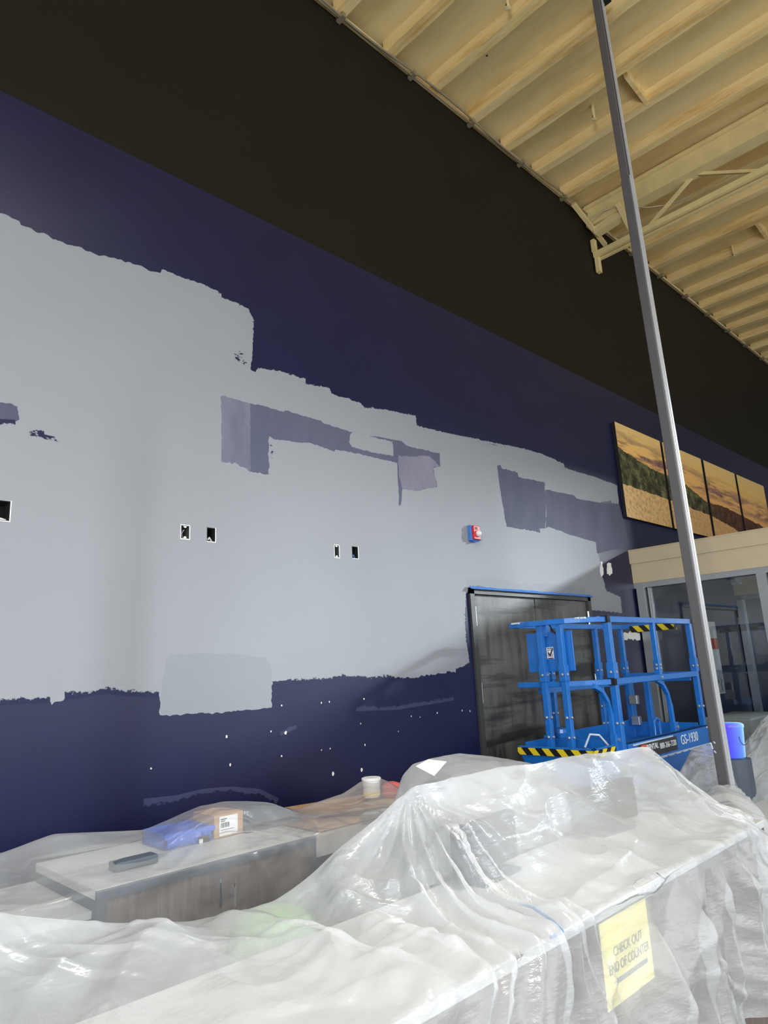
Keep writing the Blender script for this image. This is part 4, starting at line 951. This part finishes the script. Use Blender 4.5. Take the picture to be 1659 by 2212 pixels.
sheet('plastic_sheet', [R0, R1, R2, R3, R4, R5], 520, 300, M['film'], 'large milky plastic sheet tented over the foreground checkout counter', peaks=pk, crump=(.058, 1.8), pleat=(9, .055, ZT - .04, 1.95, 3.3), sm=(3, 3), seed=3, vpos=[0, .14, .40, .62, .68, 1.0], lines=.014, boxes=[(-1, 3.16, YC - .012, 1.62, ZT + .010), (1.70, 2.10, 1.49, 1.56, ZT + .19), (2.44, 2.88, 1.48, 1.56, ZT + .19)])

# D: the clearer sheet over the back counter
ds = [(-300, 1860), (0, 1842), (115, 1801), (310, 1791), (335, 1782), (430, 1741), (480, 1731), (560, 1731), (600, 1742), (640, 1747), (700, 1725), (740, 1712), (780, 1686), (820, 1679), (845, 1690), (880, 1693), (930, 1690)]
rows = [[], [], [], [], [], []]
for px, py in ds:
    x, y, z = P(px, py, y=3.10); it = 300 < px < 650
    rows[0].append((x, 3.42, min(z - .25, 1.0))); rows[1].append((x, 3.10, z)); rows[2].append((x * .985, 2.89 if it else 2.95, z - .01 if it else z - .03))
    rows[3].append((x * .98, 2.86 if it else 2.78, BT + .035)); rows[4].append((x * .97, BY - .03, BT + .014)); rows[5].append((x * .97, BY - .06, .5))
sheet('plastic_sheet', rows, 360, 190, M['film_clear'], 'clear plastic sheet over the back counter with the blue crate and carton', crump=(.026, 1.6), sm=(3, 2), seed=21, vpos=[0, .25, .40, .50, .66, 1], lines=.009, ang=.3, boxes=[(bx0 - .01, bx1 + .01, BY - .014, 3.3, BT + .008), (bx0 - 2, bx1 + 2, BY + .02, 3.3, BT - .06), (bx0 + .1, bx1 - .02, 2.915, 3.15, BT + .04)])

# B: hump between the tent and the door
bs = [(845, 1790), (868, 1710), (880, 1675), (900, 1650), (940, 1637), (1000, 1627), (1060, 1634), (1098, 1641), (1112, 1668), (1130, 1740)]
rows = [[], [], [], [], []]
for px, py in bs:
    x, y, z = P(px, py, y=2.35)
    rows[0].append((x + .05, 2.62, .45)); rows[1].append((x + .03, 2.42, z + .0)); rows[2].append((x - .02, 2.12, z - .02)); rows[3].append((x - .06, 1.98, z - .16)); rows[4].append((x - .1, 1.92, .5))
sheet('plastic_sheet', rows, 130, 110, M['film_mid'], 'domed plastic sheet with white paper under it, behind the left peak and before the door', crump=(.016, 2), sm=(3, 3), seed=31, vpos=[0, .2, .4, .55, 1], lines=.004)
px0, py0, pz0 = P(935, 1655, y=2.12)
hb = thing('boxed_stock', 'grey box under the domed plastic behind the left peak of the tent', 'box', (px0 + .25, 2.25, 0))
hx0, hx1 = P(905, 1660, y=2.2)[0] + .14, P(1095, 1660, y=2.2)[0] - .02; hz = P(1000, 1640, y=2.2)[2] - .14
MB().box((hx0, 2.12, 0), (hx1, 2.38, hz)).build('carton', M['plain'], hb, bevel=.02)
pp = [P(898, 1655, y=2.12), P(938, 1676, y=2.05), P(965, 1645, y=2.10), P(925, 1640, y=2.2)]
tag(MB().add([pp[0], pp[1], pp[2], pp[3]], [(0, 1, 2, 3)]).build('paper_sheet', M['paper']), 'white sheet of paper lying on the domed plastic left of the door', 'paper')

# C: sheets around the column foot
c1 = [(1440, 1740), (1465, 1672), (1495, 1615), (1530, 1605), (1562, 1622), (1590, 1640), (1610, 1600), (1650, 1548), (1700, 1500), (1800, 1480)]
rows = [[], [], [], [], []]
for px, py in c1:
    x, y, z = P(px, py, y=2.25)
    rows[0].append((x + .1, 2.45, .4)); rows[1].append((x, 2.25, z)); rows[2].append((x * .95, 2.12, z - .10)); rows[3].append((x * .90, 2.0, z - .30)); rows[4].append((x * .88, 1.92, .45))
sheet('plastic_sheet', rows, 240, 130, M['film_mid'], 'hazy plastic sheet mounded behind and right of the column foot', crump=(.05, 1.4), sm=(3, 3), seed=41, lines=.006, peaks=[(P(1497, 1615, y=2.2)[0], 2.2, P(1497, 1615, y=2.2)[2], 5, .03, .5, -3.2, .2)])
c2 = [(1500, 1740), (1545, 1698), (1575, 1700), (1590, 1712), (1615, 1745), (1645, 1775), (1690, 1790), (1760, 1800)]
rows = [[], [], [], [], []]
for px, py in c2:
    x, y, z = P(px, py, y=1.82)
    rows[0].append((x + .05, 1.98, z - .25)); rows[1].append((x, 1.82, z)); rows[2].append((x * .89, 1.55, z - .01)); rows[3].append((x * .75, 1.22, z - .02)); rows[4].append((x * .69, YC - .03, .42))
sheet('plastic_sheet', rows, 220, 200, M['film'], 'pleated plastic sheet gathered at the near side of the column foot', crump=(.04, 1.6), pleat=(7, .045, ZT + .02, 1.5, 6), sm=(3, 3), seed=51, lines=.006, peaks=[(P(1583, 1700, y=1.82)[0], 1.82, P(1583, 1700, y=1.82)[2], 7, .04, .6, -3.3, .3)])
# what the right-hand sheets cover
lo = thing('side_counter', 'low woodgrain counter under the pleated plastic between the checkout counter and the column', 'counter', (4.05, 1.4, 0))
m_ = MB()
for a in (3.25, 3.82, 4.39): m_.box((a + .0015, 1.16, .08), (a + .5685, 1.18, .74))
m_.build_each('front_panel', M['wood'], lo)
MB().box((3.25, 1.181, .08), (4.96, 1.70, .74)).build('carcass', M['slate'], lo); MB().box((3.25, 1.155, .741), (4.96, 1.72, .77)).build('worktop', M['top'], lo, bevel=.003); MB().box((3.25, 1.2, 0), (4.96, 1.70, .08)).build('plinth', M['slate'], lo)
tbx = thing('display_table', 'low grey table under the hazy plastic mound beyond the column', 'table', (5.7, 2.2, 0))
MB().box((4.98, 2.03, .62), (6.5, 2.40, .65)).build('tabletop', M['slate'], tbx, bevel=.003)
for x in (5.02, 6.46):
    for y in (2.07, 2.36): MB().box((x - .02, y - .02, 0), (x + .02, y + .02, .62)).build('leg', M['alu'], tbx)
# white bucket behind the column; overexposure and violet fringe painted as gradient and glow
qx, qy, qz = P(1578, 1596, y=2.12)
bk = thing('plastic_bucket', 'white bucket with a painted blue-violet glow right behind the foot of the column', 'bucket', (qx, qy, qz - .12))
t_ = NT('painted_violet_glow'); t_.b.inputs['Roughness'].default_value = .3; t_.b.inputs['Subsurface Weight'].default_value = .0
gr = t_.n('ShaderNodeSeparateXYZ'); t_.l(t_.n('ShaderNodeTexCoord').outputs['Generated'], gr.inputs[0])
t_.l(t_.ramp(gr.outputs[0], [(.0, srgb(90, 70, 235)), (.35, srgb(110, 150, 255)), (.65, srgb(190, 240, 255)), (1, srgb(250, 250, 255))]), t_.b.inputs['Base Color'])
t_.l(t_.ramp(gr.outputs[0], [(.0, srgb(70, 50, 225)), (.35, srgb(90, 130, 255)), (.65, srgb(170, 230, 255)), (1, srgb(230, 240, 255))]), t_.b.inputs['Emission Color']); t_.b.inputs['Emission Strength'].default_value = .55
MB().lathe((qx, qy, qz - .13), [(.085, 0), (.10, .21), (.105, .215), (.105, .235), (.09, .245), (.03, .25)], 28).build('glow_body', t_.m, bk, smooth=True)
MB().lathe((qx, qy, .0), [(.12, 0), (.12, qz - .14)], 20).build('pedestal', M['slate'], bk)
hd_ = MB(); hd_.tube([(qx + .10 * math.cos(a), qy - .10, qz + .03 - .07 * math.sin(a)) for a in np.linspace(0, math.pi, 12)], .003, 6); hd_.build('handle', M['ink'], bk)
# pale boxed item at the far right
rx, ry, rz_ = P(1600, 1552, y=2.7)
rb = thing('covered_carton', 'pinkish-white box edge peeping out at the right behind the bright sheet', 'box', (rx + .4, 2.9, 0))
MB().box((rx, 2.6, 0), (rx + .9, 3.1, rz_)).build('carton', M['plain'], rb, bevel=.02)
